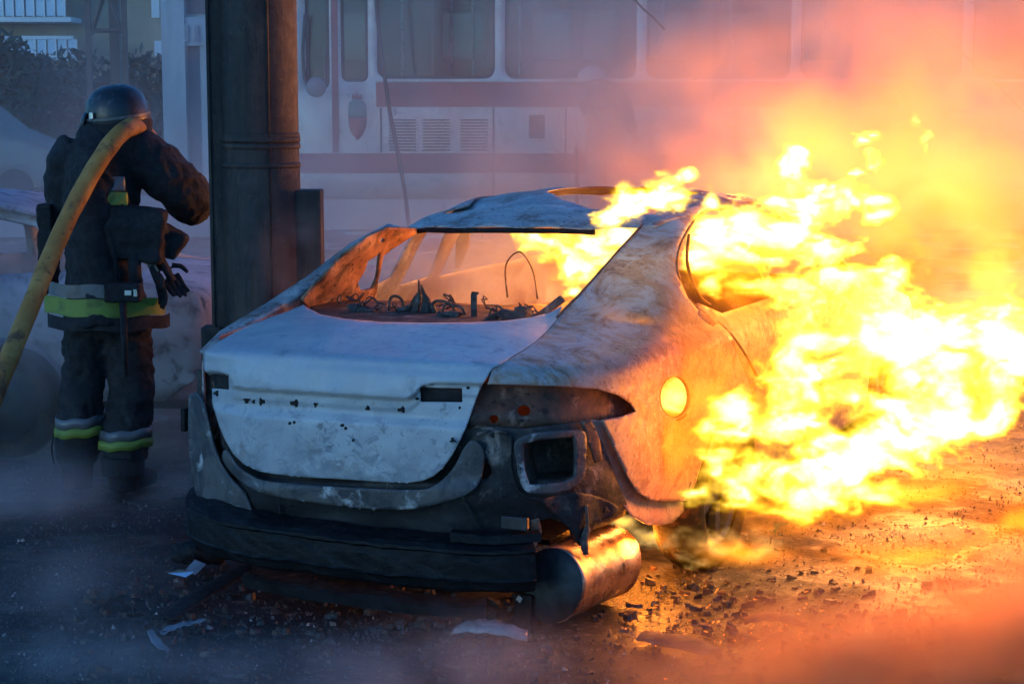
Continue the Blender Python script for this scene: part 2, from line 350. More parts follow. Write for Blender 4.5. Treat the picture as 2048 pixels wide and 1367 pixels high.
for i, (x, y, r) in enumerate([(432, 786, 6), (493, 801, 6), (507, 803, 5), (523, 803, 8), (589, 806, 8), (631, 809, 6), (735, 816, 6), (803, 819, 7), (579, 846, 4), (588, 844, 4), (684, 850, 4), (691, 856, 4), (706, 880, 4), (834, 797, 4), (936, 775, 4), (919, 815, 4)]):
    disc_on(x, y, r*.8, (lambda x_, y_: lid_off(x_, y_)-.002), M_dark, 'hole_shade_disc', lid, 1+.3*math.sin(i*2))  # flat dark discs on the skin stand in for shaded bolt holes
# strip between the crease and the lower skin
# right rear quarter with C pillar, lamp notch, filler hole and wheel arch
q_out = [(985, 736), (1013, 721), (1051, 699), (1086, 672), (1113, 641), (1128, 622), (1160, 590), (1205, 540), (1245, 495), (1285, 452), (1318, 420), (1350, 400), (1400, 384), (1450, 377), (1500, 376),
         (1495, 388), (1440, 402), (1400, 424), (1375, 455), (1358, 490), (1352, 528), (1360, 560), (1376, 595), (1396, 619), (1430, 640), (1462, 670), (1488, 705), (1508, 742), (1520, 780),
         (1490, 800), (1462, 830), (1442, 862), (1422, 905), (1398, 955), (1375, 1000), (1335, 1003), (1302, 1000), (1275, 984), (1256, 955), (1238, 915), (1218, 872), (1203, 840), (1240, 834), (1272, 823),
         (1262, 806), (1238, 790), (1195, 777), (1100, 771), (1030, 769), (975, 768)]
a = np.arange(28)*math.tau/28
fuel = np.stack([1350+np.cos(a)*31, 794+np.sin(a)*42], 1)
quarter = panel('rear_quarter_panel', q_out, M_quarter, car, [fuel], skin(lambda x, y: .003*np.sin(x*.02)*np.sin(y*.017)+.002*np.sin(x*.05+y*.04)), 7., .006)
fr = np.stack([1352+np.cos(a)*36, 794+np.sin(a)*47], 1)
panel('filler_ring', fr, M_rust, quarter, [fuel*1.0+[2, 0]], skin(.004), 6, .02)
# lamp recess floor and arch lip
panel('lamp_recess', [(935, 764), (1100, 766), (1200, 772), (1250, 792), (1280, 822), (1240, 842), (1190, 846), (1060, 856), (935, 862)], M_rust, car, [np.stack([1048+np.cos(a)*13, 820+np.sin(a)*11], 1), np.stack([988+np.cos(a)*9, 838+np.sin(a)*9], 1)],
      skin(lambda x, y: .055+.02*np.sin((y-770)*.07)*np.clip((1280-x)/200, 0, 1)), 8, .004)
panel('arch_lip', [(1180, 838), (1212, 842), (1232, 880), (1252, 935), (1275, 975), (1302, 995), (1380, 997), (1368, 1022), (1345, 1046), (1318, 1050), (1290, 1047), (1262, 1030), (1240, 1000), (1222, 962), (1196, 900)], M_quarter, car,
      fn=skin(lambda x, y: .035-.02*sm((y-1000)/40)), sp=8, thick=.004)
# tail panel below and beside the lid
vent = [(1045, 888), (1075, 880), (1148, 873), (1152, 900), (1150, 952), (1128, 964), (1060, 970), (1050, 940)]
rh = np.stack([968+np.cos(a)*15, 940+np.sin(a)*16], 1)
t_out = [(392, 752), (415, 778), (500, 800), (800, 820), (940, 775), (955, 850), (1050, 856), (1185, 840), (1212, 900), (1236, 965), (1256, 1012), (1250, 1030), (1215, 1048), (1180, 1062), (1150, 1085), (1135, 1050), (1100, 1035), (1070, 1045), (1062, 1090),
         (900, 1092), (700, 1090), (560, 1066), (480, 1040), (420, 1005), (392, 960), (392, 900), (386, 820)]
tail = panel('tail_panel', t_out, M_tail, car, [vent, rh], skin(lambda x, y: .030+.010*np.sin(x*.03)*np.sin(y*.028)+.010*sm((y-1000)/30)+.05*np.exp(-((x-680)/270)**6)*(y<962)-.012*np.exp(-((x-1100)/75)**4-((y-922)/70)**4)), 8, .005, rough=.006)
vr = catmull([(1030, 884), (1070, 866), (1150, 860), (1172, 868), (1172, 915), (1168, 955), (1130, 982), (1060, 985), (1040, 960), (1034, 925)], 4, True)
panel('vent_frame', vr, M_sill, tail, [vent], skin(-.001), 6, .014)
# vent box
vb = np.array(vent, float); cc = vb.mean(0); f0 = skin(.01)(vb[:, 0], vb[:, 1]); f1 = f0+np.array([-.06, .20, 0])
n_ = len(vb); MB().add(list(f0)+list(f1), [(i, (i+1) % n_, n_+(i+1) % n_, n_+i) for i in range(n_)]+[tuple(n_+i for i in range(n_))]).build('vent_box', M_rust, tail)
panel('hole_back', rh+(rh-rh.mean(0))*.6, M_dark, tail, fn=skin(.07), sp=8, thick=.004)
panel('torn_bracket', [(1162, 842), (1182, 838), (1200, 880), (1206, 920), (1190, 925), (1176, 880)], M_rust, tail, fn=skin(.0), sp=6, thick=.006, rough=.006)
panel('torn_bracket', catmull([(1085, 1000), (1120, 990), (1165, 985), (1215, 1000), (1240, 1020), (1205, 1040), (1168, 1052), (1160, 1092), (1142, 1060), (1110, 1030)], 3, True), M_tail, tail, fn=skin(lambda x, y: .012+.008*np.sin(x*.08)), sp=6, thick=.005, rough=.008)
for x_, y_, r_ in ((1213, 1020, 6), (905, 880, 5), (1010, 990, 6), (1110, 1010, 5), (985, 870, 5), (1015, 868, 4)): disc_on(x_, y_, r_, .002, M_dark, 'hole_shade_disc', tail)  # more dark discs in place of shaded holes
edge_ = lambda pts, r, off: MB().tube(skin(off)(*catmull(pts, 5).T), r, 7).build('weld_flange', M_tail, tail, smooth=True)
edge_([(955, 868), (985, 862), (1020, 872), (1022, 930), (1040, 985), (1090, 1000)], .006, .02); edge_([(420, 1000), (520, 1028), (700, 1048), (900, 1046), (1010, 1020), (1060, 1000)], .006, .026); edge_([(560, 1010), (560, 1060)], .005, .026); edge_([(930, 1000), (960, 1060)], .005, .026)
# lower sill band under the lid
s_out = catmull([(452, 900), (478, 935), (520, 958), (600, 968), (700, 974), (820, 980), (866, 972), (905, 938), (928, 895), (948, 880), (968, 905), (962, 955), (940, 984), (890, 1003), (820, 1018), (730, 1016), (640, 1006), (560, 994), (500, 975), (462, 945), (444, 915)], 4, True)
panel('sill_panel', s_out, M_sill, car, fn=skin(lambda x, y: .016-.014*sm((y-955)/25)), sp=6, thick=.012, rough=.0015)
# left rear corner
l_out = [(377, 790), (392, 782), (404, 800), (414, 838), (424, 880), (440, 925), (462, 958), (490, 985), (510, 1040), (440, 1020), (395, 1000), (383, 955), (378, 900), (376, 845)]
panel('rear_corner_panel', l_out, M_sill, car, fn=lambda x, y: onY(x, y, np.interp(x, [375, 410, 470, 510], [.33, .20, .12, .09])), sp=8, thick=.01, rough=.006)
panel('gap_cover', [(394, 738), (440, 745), (470, 800), (470, 930), (430, 930), (404, 880), (394, 800)], M_tail, car, fn=lambda x, y: onY(x, y, .33), sp=10, thick=.004)  # added cover hiding the fire-lit interior in the gap beside the lid
MB().box(onY(374., 838., .36), (.02, .06, .09)).build('lamp_bracket', M_soot, car, bevel=.004)
# side skins that the photo hardly shows: left side and the doors on the right
lq = [(.30, .95), (.30, .32), (.62, .28)]+[(1.40+.37*math.cos(t), .30+.37*math.sin(t)) for t in np.linspace(math.pi, 0, 14)]+[(1.9, .26), (3.55, .26)]+[(3.98+.37*math.cos(t), .30+.37*math.sin(t)) for t in np.linspace(math.pi, 0, 14)]+[(4.5, .3), (4.6, .6), (4.5, .78), (3.95, .93), (3.75, 1.0)]
pill = [(3.1, 1.30), (2.85, 1.375), (2.1, 1.40), (1.6, 1.345), (1.3, 1.23), (1.0, 1.09), (.75, 1.0), (.5, .97)]
for sgn in (-1,):
    holes = [[(1.25, 1.06), (1.5, 1.22), (1.8, 1.30), (2.15, 1.32), (2.2, 1.02), (1.45, 1.0)], [(2.32, 1.32), (2.8, 1.30), (3.05, 1.22), (3.5, 1.03), (2.3, 1.01)]]
    panel('side_panel', lq+[(3.1, 1.30), (2.85, 1.375), (2.1, 1.40), (1.85, 1.38), (1.8, 1.05), (1.5, .98), (1.3, .97), (.75, .95), (.5, .94)], M_roof, car, [[(1.95, 1.30), (2.15, 1.32), (2.2, 1.02), (1.93, 1.0)], holes[1]], sidefn(sgn), .05, .01)
dr = [(1.78, .62), (1.84, .26), (3.55, .26)]+[(3.98+.37*math.cos(t), .30+.37*math.sin(t)) for t in np.linspace(math.pi, 0, 14)]+[(4.5, .3), (4.6, .6), (4.5, .78), (3.95, .93), (3.75, 1.0), (3.1, 1.30), (2.85, 1.375), (2.3, 1.405), (2.25, 1.36), (2.8, 1.32), (3.05, 1.24), (3.5, 1.03), (2.32, 1.01), (2.32, 1.36), (2.24, 1.37), (2.22, 1.0), (1.55, 1.0), (1.36, 1.06), (1.30, 1.02), (1.42, .93), (1.55, .84), (1.68, .72)]
panel('side_panel', dr, M_quarter, car, [], sidefn(1), .05, .01)
# backlight surround: scorched inner face of the left rear pillar, with the opening of the door window
Xp = lambda y: np.interp(y, [450, 560, 670], [-.60, -.76, -.90])
in_out = [(606, 600), (628, 572), (690, 508), (735, 474), (776, 457), (848, 456), (820, 476), (785, 498), (768, 512), (757, 560), (752, 600), (765, 610), (740, 622), (700, 630), (650, 626), (618, 618)]
in_h = [[(736, 522), (761, 506), (752, 560), (744, 578), (722, 582), (716, 566), (728, 545)], [(765+4*math.cos(k), 481+5*math.sin(k)) for k in range(6)]]
panel('inner_pillar', in_out, M_inner, car, in_h, lambda x, y: onX(x, y, Xp(y)+.035+.014*np.sin(x*.05)*np.sin(y*.06)), 5, .012, rough=.008)
panel('pillar_skin', [(398, 702), (440, 661), (530, 607), (612, 553), (700, 486), (776, 447), (800, 452), (776, 459), (740, 476), (694, 510), (644, 562), (612, 598), (608, 612), (622, 626), (600, 632), (540, 650), (470, 684), (420, 706)], M_roof, car, fn=lambda x, y: onX(x, y, Xp(y)-.09*np.clip(1-(y-np.interp(x, [398, 440, 530, 612, 700, 776], [702, 661, 607, 553, 486, 447]))/30, 0, 1)**1.5), sp=5, thick=.02)
# roof skin, laid from above: rear strip, burnt-through middle, front strip and rails
def XY(px, py):
    for k in range(30):
        P = march_dir(CAM, rays(np.array([px+4.*k], float), np.array([py], float)), 0., 5, 10, 90)[0]
        if not np.isnan(P[0]): return (P[0]-.012*k, P[1])
re = [XY(x, y) for x, y in [(778, 458), (830, 455), (900, 454), (980, 453), (1060, 454), (1130, 455), (1188, 457)]]
roof_out = [(-.62, 1.75)]+re+[(.50, 1.66), (.56, 1.9), (.58, 2.4), (.56, 2.95), (.3, 3.05), (-.3, 3.05), (-.58, 2.95), (-.63, 2.4)]
hole = catmull([(.46, 1.83), (.30, 1.78), (.12, 1.86), (.0, 1.93), (-.08, 1.98), (-.16, 2.08), (-.26, 2.25), (-.26, 2.5), (-.1, 2.64), (.2, 2.70), (.44, 2.62), (.50, 2.3), (.50, 2.0)], 4, True)
def topw(x, y):
    P = topfn(0.)(x, y); P[:, 2] -= .012*np.exp(-((y-1.9)/.12)**2)*(1+np.sin(x*9)); P[:, 2] += .004*np.sin(x*23)*np.sin(y*17); return P
panel('roof', roof_out, M_roof, car, [hole], topw, .03, .004)
MB().tube(catmull([(x, y+.012, topfn(0.)(np.array([x]), np.array([y]))[0, 2]-.016) for x, y in re], 3), .012, 8).build('rear_header', M_soot, car, smooth=True)
# C pillar edge and door shut-line seams on the right
def edge(name, pts, r, m, par, off=0.):
    P = skin(off)(*np.array(catmull(pts, 4)).T); P = P[~np.isnan(P[:, 0])]; return MB().tube(P, r, 8).build(name, m, par, smooth=True)
edge('window_channel', [(1432, 410), (1392, 438), (1366, 478), (1354, 520), (1358, 558), (1374, 592), (1396, 618), (1432, 642), (1464, 672), (1490, 708), (1512, 750)], .007, M_rust, car, .006)
edge('window_channel', [(1378, 470), (1374, 520), (1384, 560), (1400, 594), (1420, 610)], .007, M_rust, car, .03)
edge('lid_seam', [(978, 752), (986, 736), (1013, 721), (1051, 699), (1086, 672), (1113, 641), (1126, 622)], .0035, M_soot, car, .003)
edge('backlight_flange', [(1113, 636), (1128, 620), (1160, 588), (1205, 538), (1245, 493), (1285, 450)], .006, M_rust, car, .002)
# parcel shelf and wreckage on it
sh = [(612, 604), (700, 600), (850, 602), (1000, 610), (1090, 606), (1150, 590), (1120, 628), (1060, 642), (940, 652), (800, 652), (690, 645), (640, 634)]
panel('parcel_shelf', sh, M_rust, car, fn=lambda x, y: onZ(x, y, 1.0), sp=9, thick=.01, rough=.004)
def onshelf(px, Y=1.15): 
    P = onY(np.float64(px), 600., Y); return np.array([P[0], Y, 1.0])
cone = MB()
P0 = onshelf(840, 1.05)
for k in range(14):
    a_ = rnd.uniform(-.075, .075); h_ = .155*(1-abs(a_)/.08)*rnd.uniform(.7, 1.05)
    cone.tube([P0+[a_*1.4, rnd.uniform(-.02, .02), 0], P0+[a_+.01, 0, h_*.6], P0+[a_*.5, 0, h_]], [.014, .010, .003], 5)
cone.build('melted_trim', M_char, car)
for (x0, x1, h_) in ((778, 808, .06), (860, 912, .05), (884, 930, .035)):
    A, B = onshelf(x0, 1.05), onshelf(x1, 1.05); m_ = (A+B)/2+[0, 0, h_]
    MB().tube(catmull([A, (A+m_)/2+[-.01, 0, .02], m_, (B+m_)/2+[.01, 0, .012], B], 4), .006, 6).build('bent_wire', M_char, car, smooth=True)
P0 = onshelf(948, 1.02)
MB().box(P0+[0, 0, .045], (.026, .006, .09)).box(P0+[.005, 0, .093], (.03, .006, .01)).build('bracket', M_char, car)
for k in range(16):
    px = rnd.uniform(690, 1100); Yw = rnd.uniform(.9, 1.3); A = onshelf(px, Yw); n_ = rnd.randint(4, 6); p_ = [A]
    for j in range(n_): p_.append(p_[-1]+np.array([rnd.uniform(-.05, .05), rnd.uniform(-.04, .04), 0])); p_[-1][2] = 1.005+abs(rnd.gauss(0, .028))*(j < n_-1)
    MB().tube(catmull(p_, 4), rnd.uniform(.002, .005), 5).build('charred_wire', M_char, car, smooth=True)
tb = MB()
for (px, ww, hh) in ((1020, .09, .035), (1045, .05, .055), (990, .06, .02), (1085, .07, .04), (725, .12, .02), (900, .10, .018)):
    P0 = onshelf(px, .98); o = MB().box(P0+[0, 0, hh/2], (ww, .05, hh), Matrix.Rotation(rnd.uniform(-.4, .4), 3, 'Y')).build('charred_block', M_char, car); r_ = o.modifiers.new('r', 'REMESH'); r_.mode = 'VOXEL'; r_.voxel_size = .006; bake(o); co = np.array([v_.co[:] for v_ in o.data.vertices]); co += (noise1(co, 55, 2)*.008)[:, None]*np.array([.7, .7, 1]); o.data.vertices.foreach_set('co', co.ravel())

A = onshelf(1095, .95); MB().box(A+[0, .0, .05], (.16, .02, .03), Matrix.Rotation(-.65, 3, 'Y')).build('hinge_arm', M_rust, car, bevel=.003)
MB().tube(catmull([onshelf(1015, 1.7)+[0, 0, .0], onshelf(1012, 1.7)+[0, 0, .14], onshelf(1040, 1.7)+[0, 0, .20], onshelf(1066, 1.7)+[0, 0, .12], onshelf(1075, 1.7)], 6), .004, 6).build('seat_wire', M_char, car, smooth=True)
# far pillar hanging trim seen through the backlight
Pp = onY(925., 455., 2.4)
MB().tube([Pp+[0, 0, .04], Pp+[0, 0, -.08], Pp+[-.03, 0, -.2]], [.045, .038, .012], 8, flat=.3).build('hanging_trim', M_rust, car, smooth=True)
# floor pan, firewall and seat back frames
MB().box((-.05, 2.5, .26), (1.2, 4.0, .02)).build('floor_pan', M_soot, car)
MB().box((0, 3.75, .6), (1.5, .03, .7)).build('firewall', M_rust, car)
MB().box((-.12, 1.16, .61), (1.46, .03, .72)).build('seat_back_plate', M_rust, car)
# bumper beam: swept along the tail, with two ribs
def planoff(X, d):   # point on the plan curve moved out by d
    ax = abs(X+.02); y = np.interp(ax, PLx[:_k], PLy[:_k]); y2 = np.interp(min(ax+.01, .9), PLx[:_k], PLy[:_k]); s_ = (y2-y)/.01
    n = np.array([s_*np.sign(X+.02), -1.]); n /= np.hypot(*n); return X+n[0]*d, y+n[1]*d
def beam(name, x0, x1, prof, m, ztilt=0., n=40, rough=.0):
    prof = [tuple(p) for p in dens(np.array(prof), .012, False)] if rough else prof
    v = []; f = []; k = len(prof)
    for i in range(n+1):
        X = x0+(x1-x0)*i/n
        for d, z in prof:
            a_, b_ = planoff(X, d); j = (noise1(np.array([a_*3, b_, z*4]), 5, 2)+.6*noise1(np.array([a_, b_, z]), 41, 3)+.8*noise1(np.array([a_, b_, z*.3]), 9, 6))*rough; v.append((a_, b_-j, z+ztilt*(X+.75)+j*1.2))
    for i in range(n):
        for j in range(k-1): f.append((i*k+j, i*k+j+1, (i+1)*k+j+1, (i+1)*k+j))
    f.append(tuple(range(k))); f.append(tuple(n*k+j for j in range(k))[::-1])
    return MB().add(v, f).build(name, m, car, smooth=False)
beam('bumper_beam', -.90, .64, [(-.06, .366), (.02, .358), (.055, .354), (.078, .344), (.080, .334), (.068, .326), (.074, .30), (.074, .245), (.080, .238), (.072, .230), (.062, .205), (.04, .190), (-.02, .19)], M_soot, .0, n=150, rough=.0045)
beam('lower_brace', -.50, .50, [(-.10, .13), (-.03, .125), (-.01, .115), (-.03, .075), (-.10, .07)], M_cap, .0, rough=.004)
beam('bumper_bracket', .40, .66, [(.0, .395), (.035, .39), (.04, .36), (.0, .35)], M_soot, rough=.004)
P0 = onY(1030., 1045., .11); MB().box(P0, (.10, .02, .045)).build('bracket_plate', M_cap, car, bevel=.004)
# hot opening at the right end of the beam and hanging strip
panel('torn_flap', [(1062, 1040), (1078, 1036), (1084, 1062), (1072, 1100), (1064, 1100)], M_inner, car, fn=skin(.0), sp=6, thick=.004)
MB().tube(catmull([onY(1172., 1010., .33), onY(1175., 1050., .33), onY(1168., 1080., .33), onY(1172., 1108., .33)], 4), [.006]*5+[.014]*6+[.010]*2, 7).build('hanging_strap', M_char, car, smooth=True)
# silencer hanging at the right rear
mz = MB(); A = onD(1108., 1168., 6.30); B = onD(1216., 1124., 6.74)
axis = Vector(B-A).normalized(); L_ = (Vector(B)-Vector(A)).length
q = axis.to_track_quat('Z', 'Y').to_matrix()
q = q @ Matrix.Rotation(.3, 3, 'Z')
def oval(z, s=1.): return [(math.cos(t)*.118*s, math.sin(t)*.135*s, z) for t in np.linspace(0, math.tau, 33)[:-1]]
A_ = Vector(A)-axis*.02; v = []; f = []
rings = [(0, .96), (.004, 1), (.012, 1.02), (.022, 1.02), (.028, 1.0)]+[(.028+(L_*1.05-.028)*k/16, 1.0+(.02 if k in (5, 11) else 0)) for k in range(1, 17)]+[(L_*1.05+.01, 1.04), (L_*1.05+.02, 1.04), (L_*1.05+.026, .97)]
for z, s_ in rings:
    for i_, p in enumerate(oval(z, s_)):
        dn = -.05*math.exp(-((z-.17)/.05)**2-((i_-9)/2.2)**2)-.035*math.exp(-((z-.30)/.06)**2-((i_-23)/3)**2)+.006*math.sin(z*40+i_)+.02*math.exp(-((i_-14)/.8)**2)*(0 < z < L_)
        v.append(A_+q@Vector((p[0]*(1+dn*2), p[1]*(1+dn*2), p[2])))
for i in range(len(rings)-1):
    for k in range(32): f.append((i*32+k, i*32+(k+1) % 32, (i+1)*32+(k+1) % 32, (i+1)*32+k))
f.append(tuple((len(rings)-1)*32+k for k in range(32)))
mz.add(v, f); muf = mz.build('silencer', M_muffler, car, smooth=True)
MB().add([A_+q@Vector(p) for p in oval(-.004, 1.0)]+[A_+q@Vector((p[0]*.75, p[1]*.75, -.022)) for p in oval(0)]+[A_+q@Vector((0, 0, -.030))], [(k, (k+1) % 32, 32+(k+1) % 32, 32+k) for k in range(32)]+[(32+k, 32+(k+1) % 32, 64) for k in range(32)]).build('silencer_cap', M_cap, muf, smooth=True)
# wheels
def wheel(x, y, sgn):
    R_ = Matrix.Rotation(math.pi/2*sgn, 3, 'Y')
    t = MB().lathe([(.22, -.09), (.30, -.10), (.32, -.07), (.325, 0), (.32, .07), (.30, .10), (.22, .09)], (x, y, .31), R_, 36).build('tyre', M_tyre, car, smooth=True)
    r = MB().lathe([(.225, -.09), (.225, .08), (.20, .07), (.19, .02), (.06, .035), (.055, .06), (.0, .06)], (x, y, .31), R_, 36)
    for k in range(5):
        a_ = k*math.tau/5; r.box(Vector((x, y, .31))+R_@Vector((math.cos(a_)*.13, math.sin(a_)*.13, .055)), (.15, .05, .03), R_@Matrix.Rotation(a_, 3, 'Z'))
    r.build('rim', M_cap, t)
for x, y, s_ in ((.80, 1.42, 1), (-.82, 1.42, -1), (.80, 3.98, 1), (-.82, 3.98, -1)): wheel(x, y, s_)
# ------------------------------------------------------------------ street behind, in a frame turned to it
def place(name, x, y, label, cat, group=None, z=0., rz=0.):
    o = empty(name, tuple(wld(x, y, z)), -YAW+rz); return tag(o, label, cat, group)
def bx(mb, x0, x1, y0, y1, z0, z1, mi=0): return mb.box(((x0+x1)/2, (y0+y1)/2, (z0+z1)/2), (x1-x0, y1-y0, z1-z0), mi=mi)
def one(name, x0, x1, y0, y1, z0, z1, m, par, bev=0):
    return bx(MB(), x0, x1, y0, y1, z0, z1).build(name, m, par, bevel=bev)

# pole: round steel column with a channel along its left side and two boxes
M_pole = mat('dark rusted pole steel', (.012, .011, .011), .7, .0, [((.060, .040, .030), 4, .54, .07, dict(st=(2, 2, .6), rough=.75, dist=.8)), ((.028, .022, .020), 5, .52, .12, dict(st=(2, 2, .5))), ((.010, .010, .011), 3, .5, .1, dict(st=(2, 2, .3))), ((.05, .04, .035), 24, .66, .05, {})], .004, 30)
Dp = 8.15; pc = S(527., 600., Dp); s_ = 1/3600*Dp
pole = place('steel_pole', pc[0], Dp, 'thick dark round steel pole with a flat channel on its side, behind the sedan', 'pole')
rp = 76*s_
MB().lathe([(rp*1.03, 0), (rp*1.02, 1.55), (rp*1.0, 1.56), (rp*1.0, 1.66), (rp*1.025, 1.665), (rp*1.025, 1.70), (rp*.995, 1.705), (rp*.97, 8)], seg=40).build('pipe', M_pole, pole, smooth=True).modifiers.new('e', 'EDGE_SPLIT')
xl = (427-527)*s_
ch = MB(); bx(ch, xl, xl+.012, -.06, .10, 0, 7.8); bx(ch, xl+.012, xl+.07, -.05, -.04, 0, 7.8); bx(ch, xl+.012, -rp*.8, .05, .062, 0, 7.8)
ch.build('channel', M_pole, pole)
def zy(y, D): r = rays(1024., y); return float(CAM[2]+r[2]*D/(r@FH))
one('junction_box', (603-527)*s_-.03, (648-527)*s_, -.07, .07, zy(640, Dp), zy(379, Dp), M_pole, pole, .006)
one('junction_box', (406-527)*s_, (446-527)*s_, -.09, .03, zy(700, Dp)-.1, zy(650, Dp), M_pole, pole, .006)
for yb in (279, 292, 330):
    MB().lathe([(rp*1.0, -.012), (rp*1.035, -.010), (rp*1.04, .0), (rp*1.03, .012), (rp*1.0, .014)], (0, 0, zy(yb, Dp)), seg=40).build('band', M_pole, pole, smooth=True)
MB().tube([(rp*.35, -rp*.94, 0), (rp*.35, -rp*.94, 7.5)], .006, 6).build('weld_seam', M_pole, pole, smooth=True)

# second wreck, half lost in smoke behind the firefighter
Dw = 10.0
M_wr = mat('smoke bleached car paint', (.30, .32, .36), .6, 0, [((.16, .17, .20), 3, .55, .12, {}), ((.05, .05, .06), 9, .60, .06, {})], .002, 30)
M_wr2 = mat('wreck glass opening', (.03, .03, .04), .5)
x0 = float(S(250., 600., Dw)[0])
wr = place('wrecked_hatchback', x0, Dw, 'pale burnt out car on the far left, half lost in blue smoke behind the firefighter', 'car')
def Lw(px, py): return (float(S(px, py, Dw)[0])-x0, zy(py, Dw))
xr_ = Lw(452, 600)[0]
wl = xr_-1.02
prof = [(xr_, .45), (xr_+.02, .75), (xr_-.02, .87), (xr_-.38, .93), (xr_-.75, 1.20), (xr_-1.0, 1.30), (xr_-1.6, 1.36), (xr_-2.3, 1.33), (xr_-3.0, 1.0), (xr_-3.9, .88), (xr_-4.25, .7), (xr_-4.3, .4), (xr_-4.0, .28)]
arch = lambda cx: [(cx+.34*math.cos(t), .3+.34*math.sin(t)) for t in np.linspace(math.pi, 0, 12)]
outl = prof+arch(wl-2.55)+arch(wl)+[(xr_-.2, .3)]
wins = [[(xr_-.62, .98), (xr_-.92, 1.20), (xr_-1.18, 1.25), (xr_-1.22, .95)], [(xr_-1.30, .94), (xr_-1.26, 1.27), (xr_-1.95, 1.28), (xr_-1.98, .94)], [(xr_-2.05, .94), (xr_-2.02, 1.27), (xr_-2.25, 1.25), (xr_-2.8, .97)]]
for yy, k in ((-.80, 1), (.80, -1)):
    def fw(x, z, yy=yy, k=k): return np.stack([x, yy+k*.28*np.clip((z-.9)/.45, 0, 1)**1.3+k*.03*((z-.6)/.3)**2, z], -1)
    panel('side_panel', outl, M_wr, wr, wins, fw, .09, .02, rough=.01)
rt = [(xr_-.75, 1.20), (xr_-1.0, 1.30), (xr_-1.6, 1.36), (xr_-2.3, 1.33)]
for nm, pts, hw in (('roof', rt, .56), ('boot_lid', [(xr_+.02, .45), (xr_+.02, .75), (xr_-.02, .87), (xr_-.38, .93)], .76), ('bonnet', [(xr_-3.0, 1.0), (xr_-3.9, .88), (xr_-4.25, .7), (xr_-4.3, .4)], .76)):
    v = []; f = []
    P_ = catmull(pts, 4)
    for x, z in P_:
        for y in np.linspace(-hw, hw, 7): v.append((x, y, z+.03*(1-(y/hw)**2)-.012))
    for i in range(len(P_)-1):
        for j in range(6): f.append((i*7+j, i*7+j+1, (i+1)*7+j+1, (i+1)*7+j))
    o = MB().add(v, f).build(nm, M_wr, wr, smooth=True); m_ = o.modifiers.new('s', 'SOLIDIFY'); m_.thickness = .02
for px in (wl, wl-2.55):
    t = MB().lathe([(.19, -.08), (.28, -.09), (.30, 0), (.28, .09), (.19, .08)], (px, -.78, .30), Matrix.Rotation(math.pi/2, 3, 'X'), 28).build('tyre', M_tyre, wr, smooth=True)
    MB().lathe([(.19, -.06), (.19, .03), (.05, .05), (0, .05)], (px, -.78, .30), Matrix.Rotation(math.pi/2, 3, 'X'), 24).build('rim', M_cap, t, smooth=True)
one('floor_pan', xr_-4.1, xr_-.1, -.7, .7, .25, .29, M_soot, wr)

# trolleybus
Db = 21.; sb = Db/3600
bx0 = 0.
bus = place('trolleybus', 0, Db, 'long cream trolleybus with two red stripes and round cornered windows standing broadside in the smoke', 'bus')
M_cream = mat('cream bus paint', (.62, .58, .52), .45, 0, [((.40, .36, .33), 2.5, .58, .12, {}), ((.20, .17, .16), 9, .66, .06, {})], .001, 20)
M_red = mat('red bus stripe', (.36, .10, .10), .5, 0, [((.24, .10, .10), 3, .56, .12, {})], .001, 20)
M_busin = mat('bus interior', (.10, .10, .12), .8); M_seat = mat('bus seat', (.05, .06, .10), .8)
M_rub = mat('black rubber', (.02, .02, .022), .5); M_chrome = mat('grey rail', (.5, .5, .5), .3, .8)
gm = bpy.data.materials.new('bus window glass'); gm.use_nodes = True; t_ = gm.node_tree
g1 = t_.nodes.new('ShaderNodeBsdfTransparent'); g1.inputs[0].default_value = (.72, .76, .80, 1); g2 = t_.nodes.new('ShaderNodeBsdfGlossy'); g2.inputs['Roughness'].default_value = .05
fr_ = t_.nodes.new('ShaderNodeFresnel'); mx_ = t_.nodes.new('ShaderNodeMixShader'); t_.links.new(fr_.outputs[0], mx_.inputs[0]); t_.links.new(g1.outputs[0], mx_.inputs[1]); t_.links.new(g2.outputs[0], mx_.inputs[2])
t_.links.new(mx_.outputs[0], t_.nodes['Material Output'].inputs[0]); M_glass = gm
def Lb(px, py): return (float(S(px, py, Db)[0]), zy(py, Db))
zb = lambda y: zy(y, Db); xb = lambda x: float(S(np.float64(x), 200., Db)[0])
X0, X1 = xb(566), xb(2330); WT = 3.12
def rr(x0, x1, z0, z1, r=.12):
    o = []
    for cx, cz, a0 in ((x1-r, z1-r, 0), (x0+r, z1-r, 90), (x0+r, z0+r, 180), (x1-r, z0+r, 270)):
        for k in range(5): a_ = math.radians(a0+k*22.5); o.append((cx+r*math.cos(a_), cz+r*math.sin(a_)))
    return o
zw = zb(158)
piers = [745, 1000, 1282, 1590, 1932, 2240]
wx = []
for a_, b_ in zip(piers[:-1], piers[1:]): wx.append((xb(a_+10), xb(b_-10)))
wxs = [(xb(612), xb(660), zb(178)), (xb(683), xb(737), zb(164))]+[(a_, b_, zw) for a_, b_ in wx]
holes = [rr(a_, b_, z_, WT, .12 if b_-a_ > .6 else .08) for a_, b_, z_ in wxs]
fl = lambda y: (lambda x, z: np.stack([x, x*0+y, z], -1))
wall = panel('side_wall', [(X0, zb(398)), (X1, zb(398)), (X1, 3.62), (X0+.1, 3.62), (X0, 3.4)], M_cream, bus, holes, fl(0.), .5, .04)
for nm, a_, b_, y0, y1 in (('upper_stripe', 752, 2330, 164, 214), ('lower_stripe', 566, 2330, 306, 346)):
    one(nm, xb(a_), X1, -.006, .0, zb(y1), zb(y0)-.005, M_red, bus)
one('door_edge_strip', xb(664), xb(677), -.012, 0, zb(305), 3.3, M_red, bus)
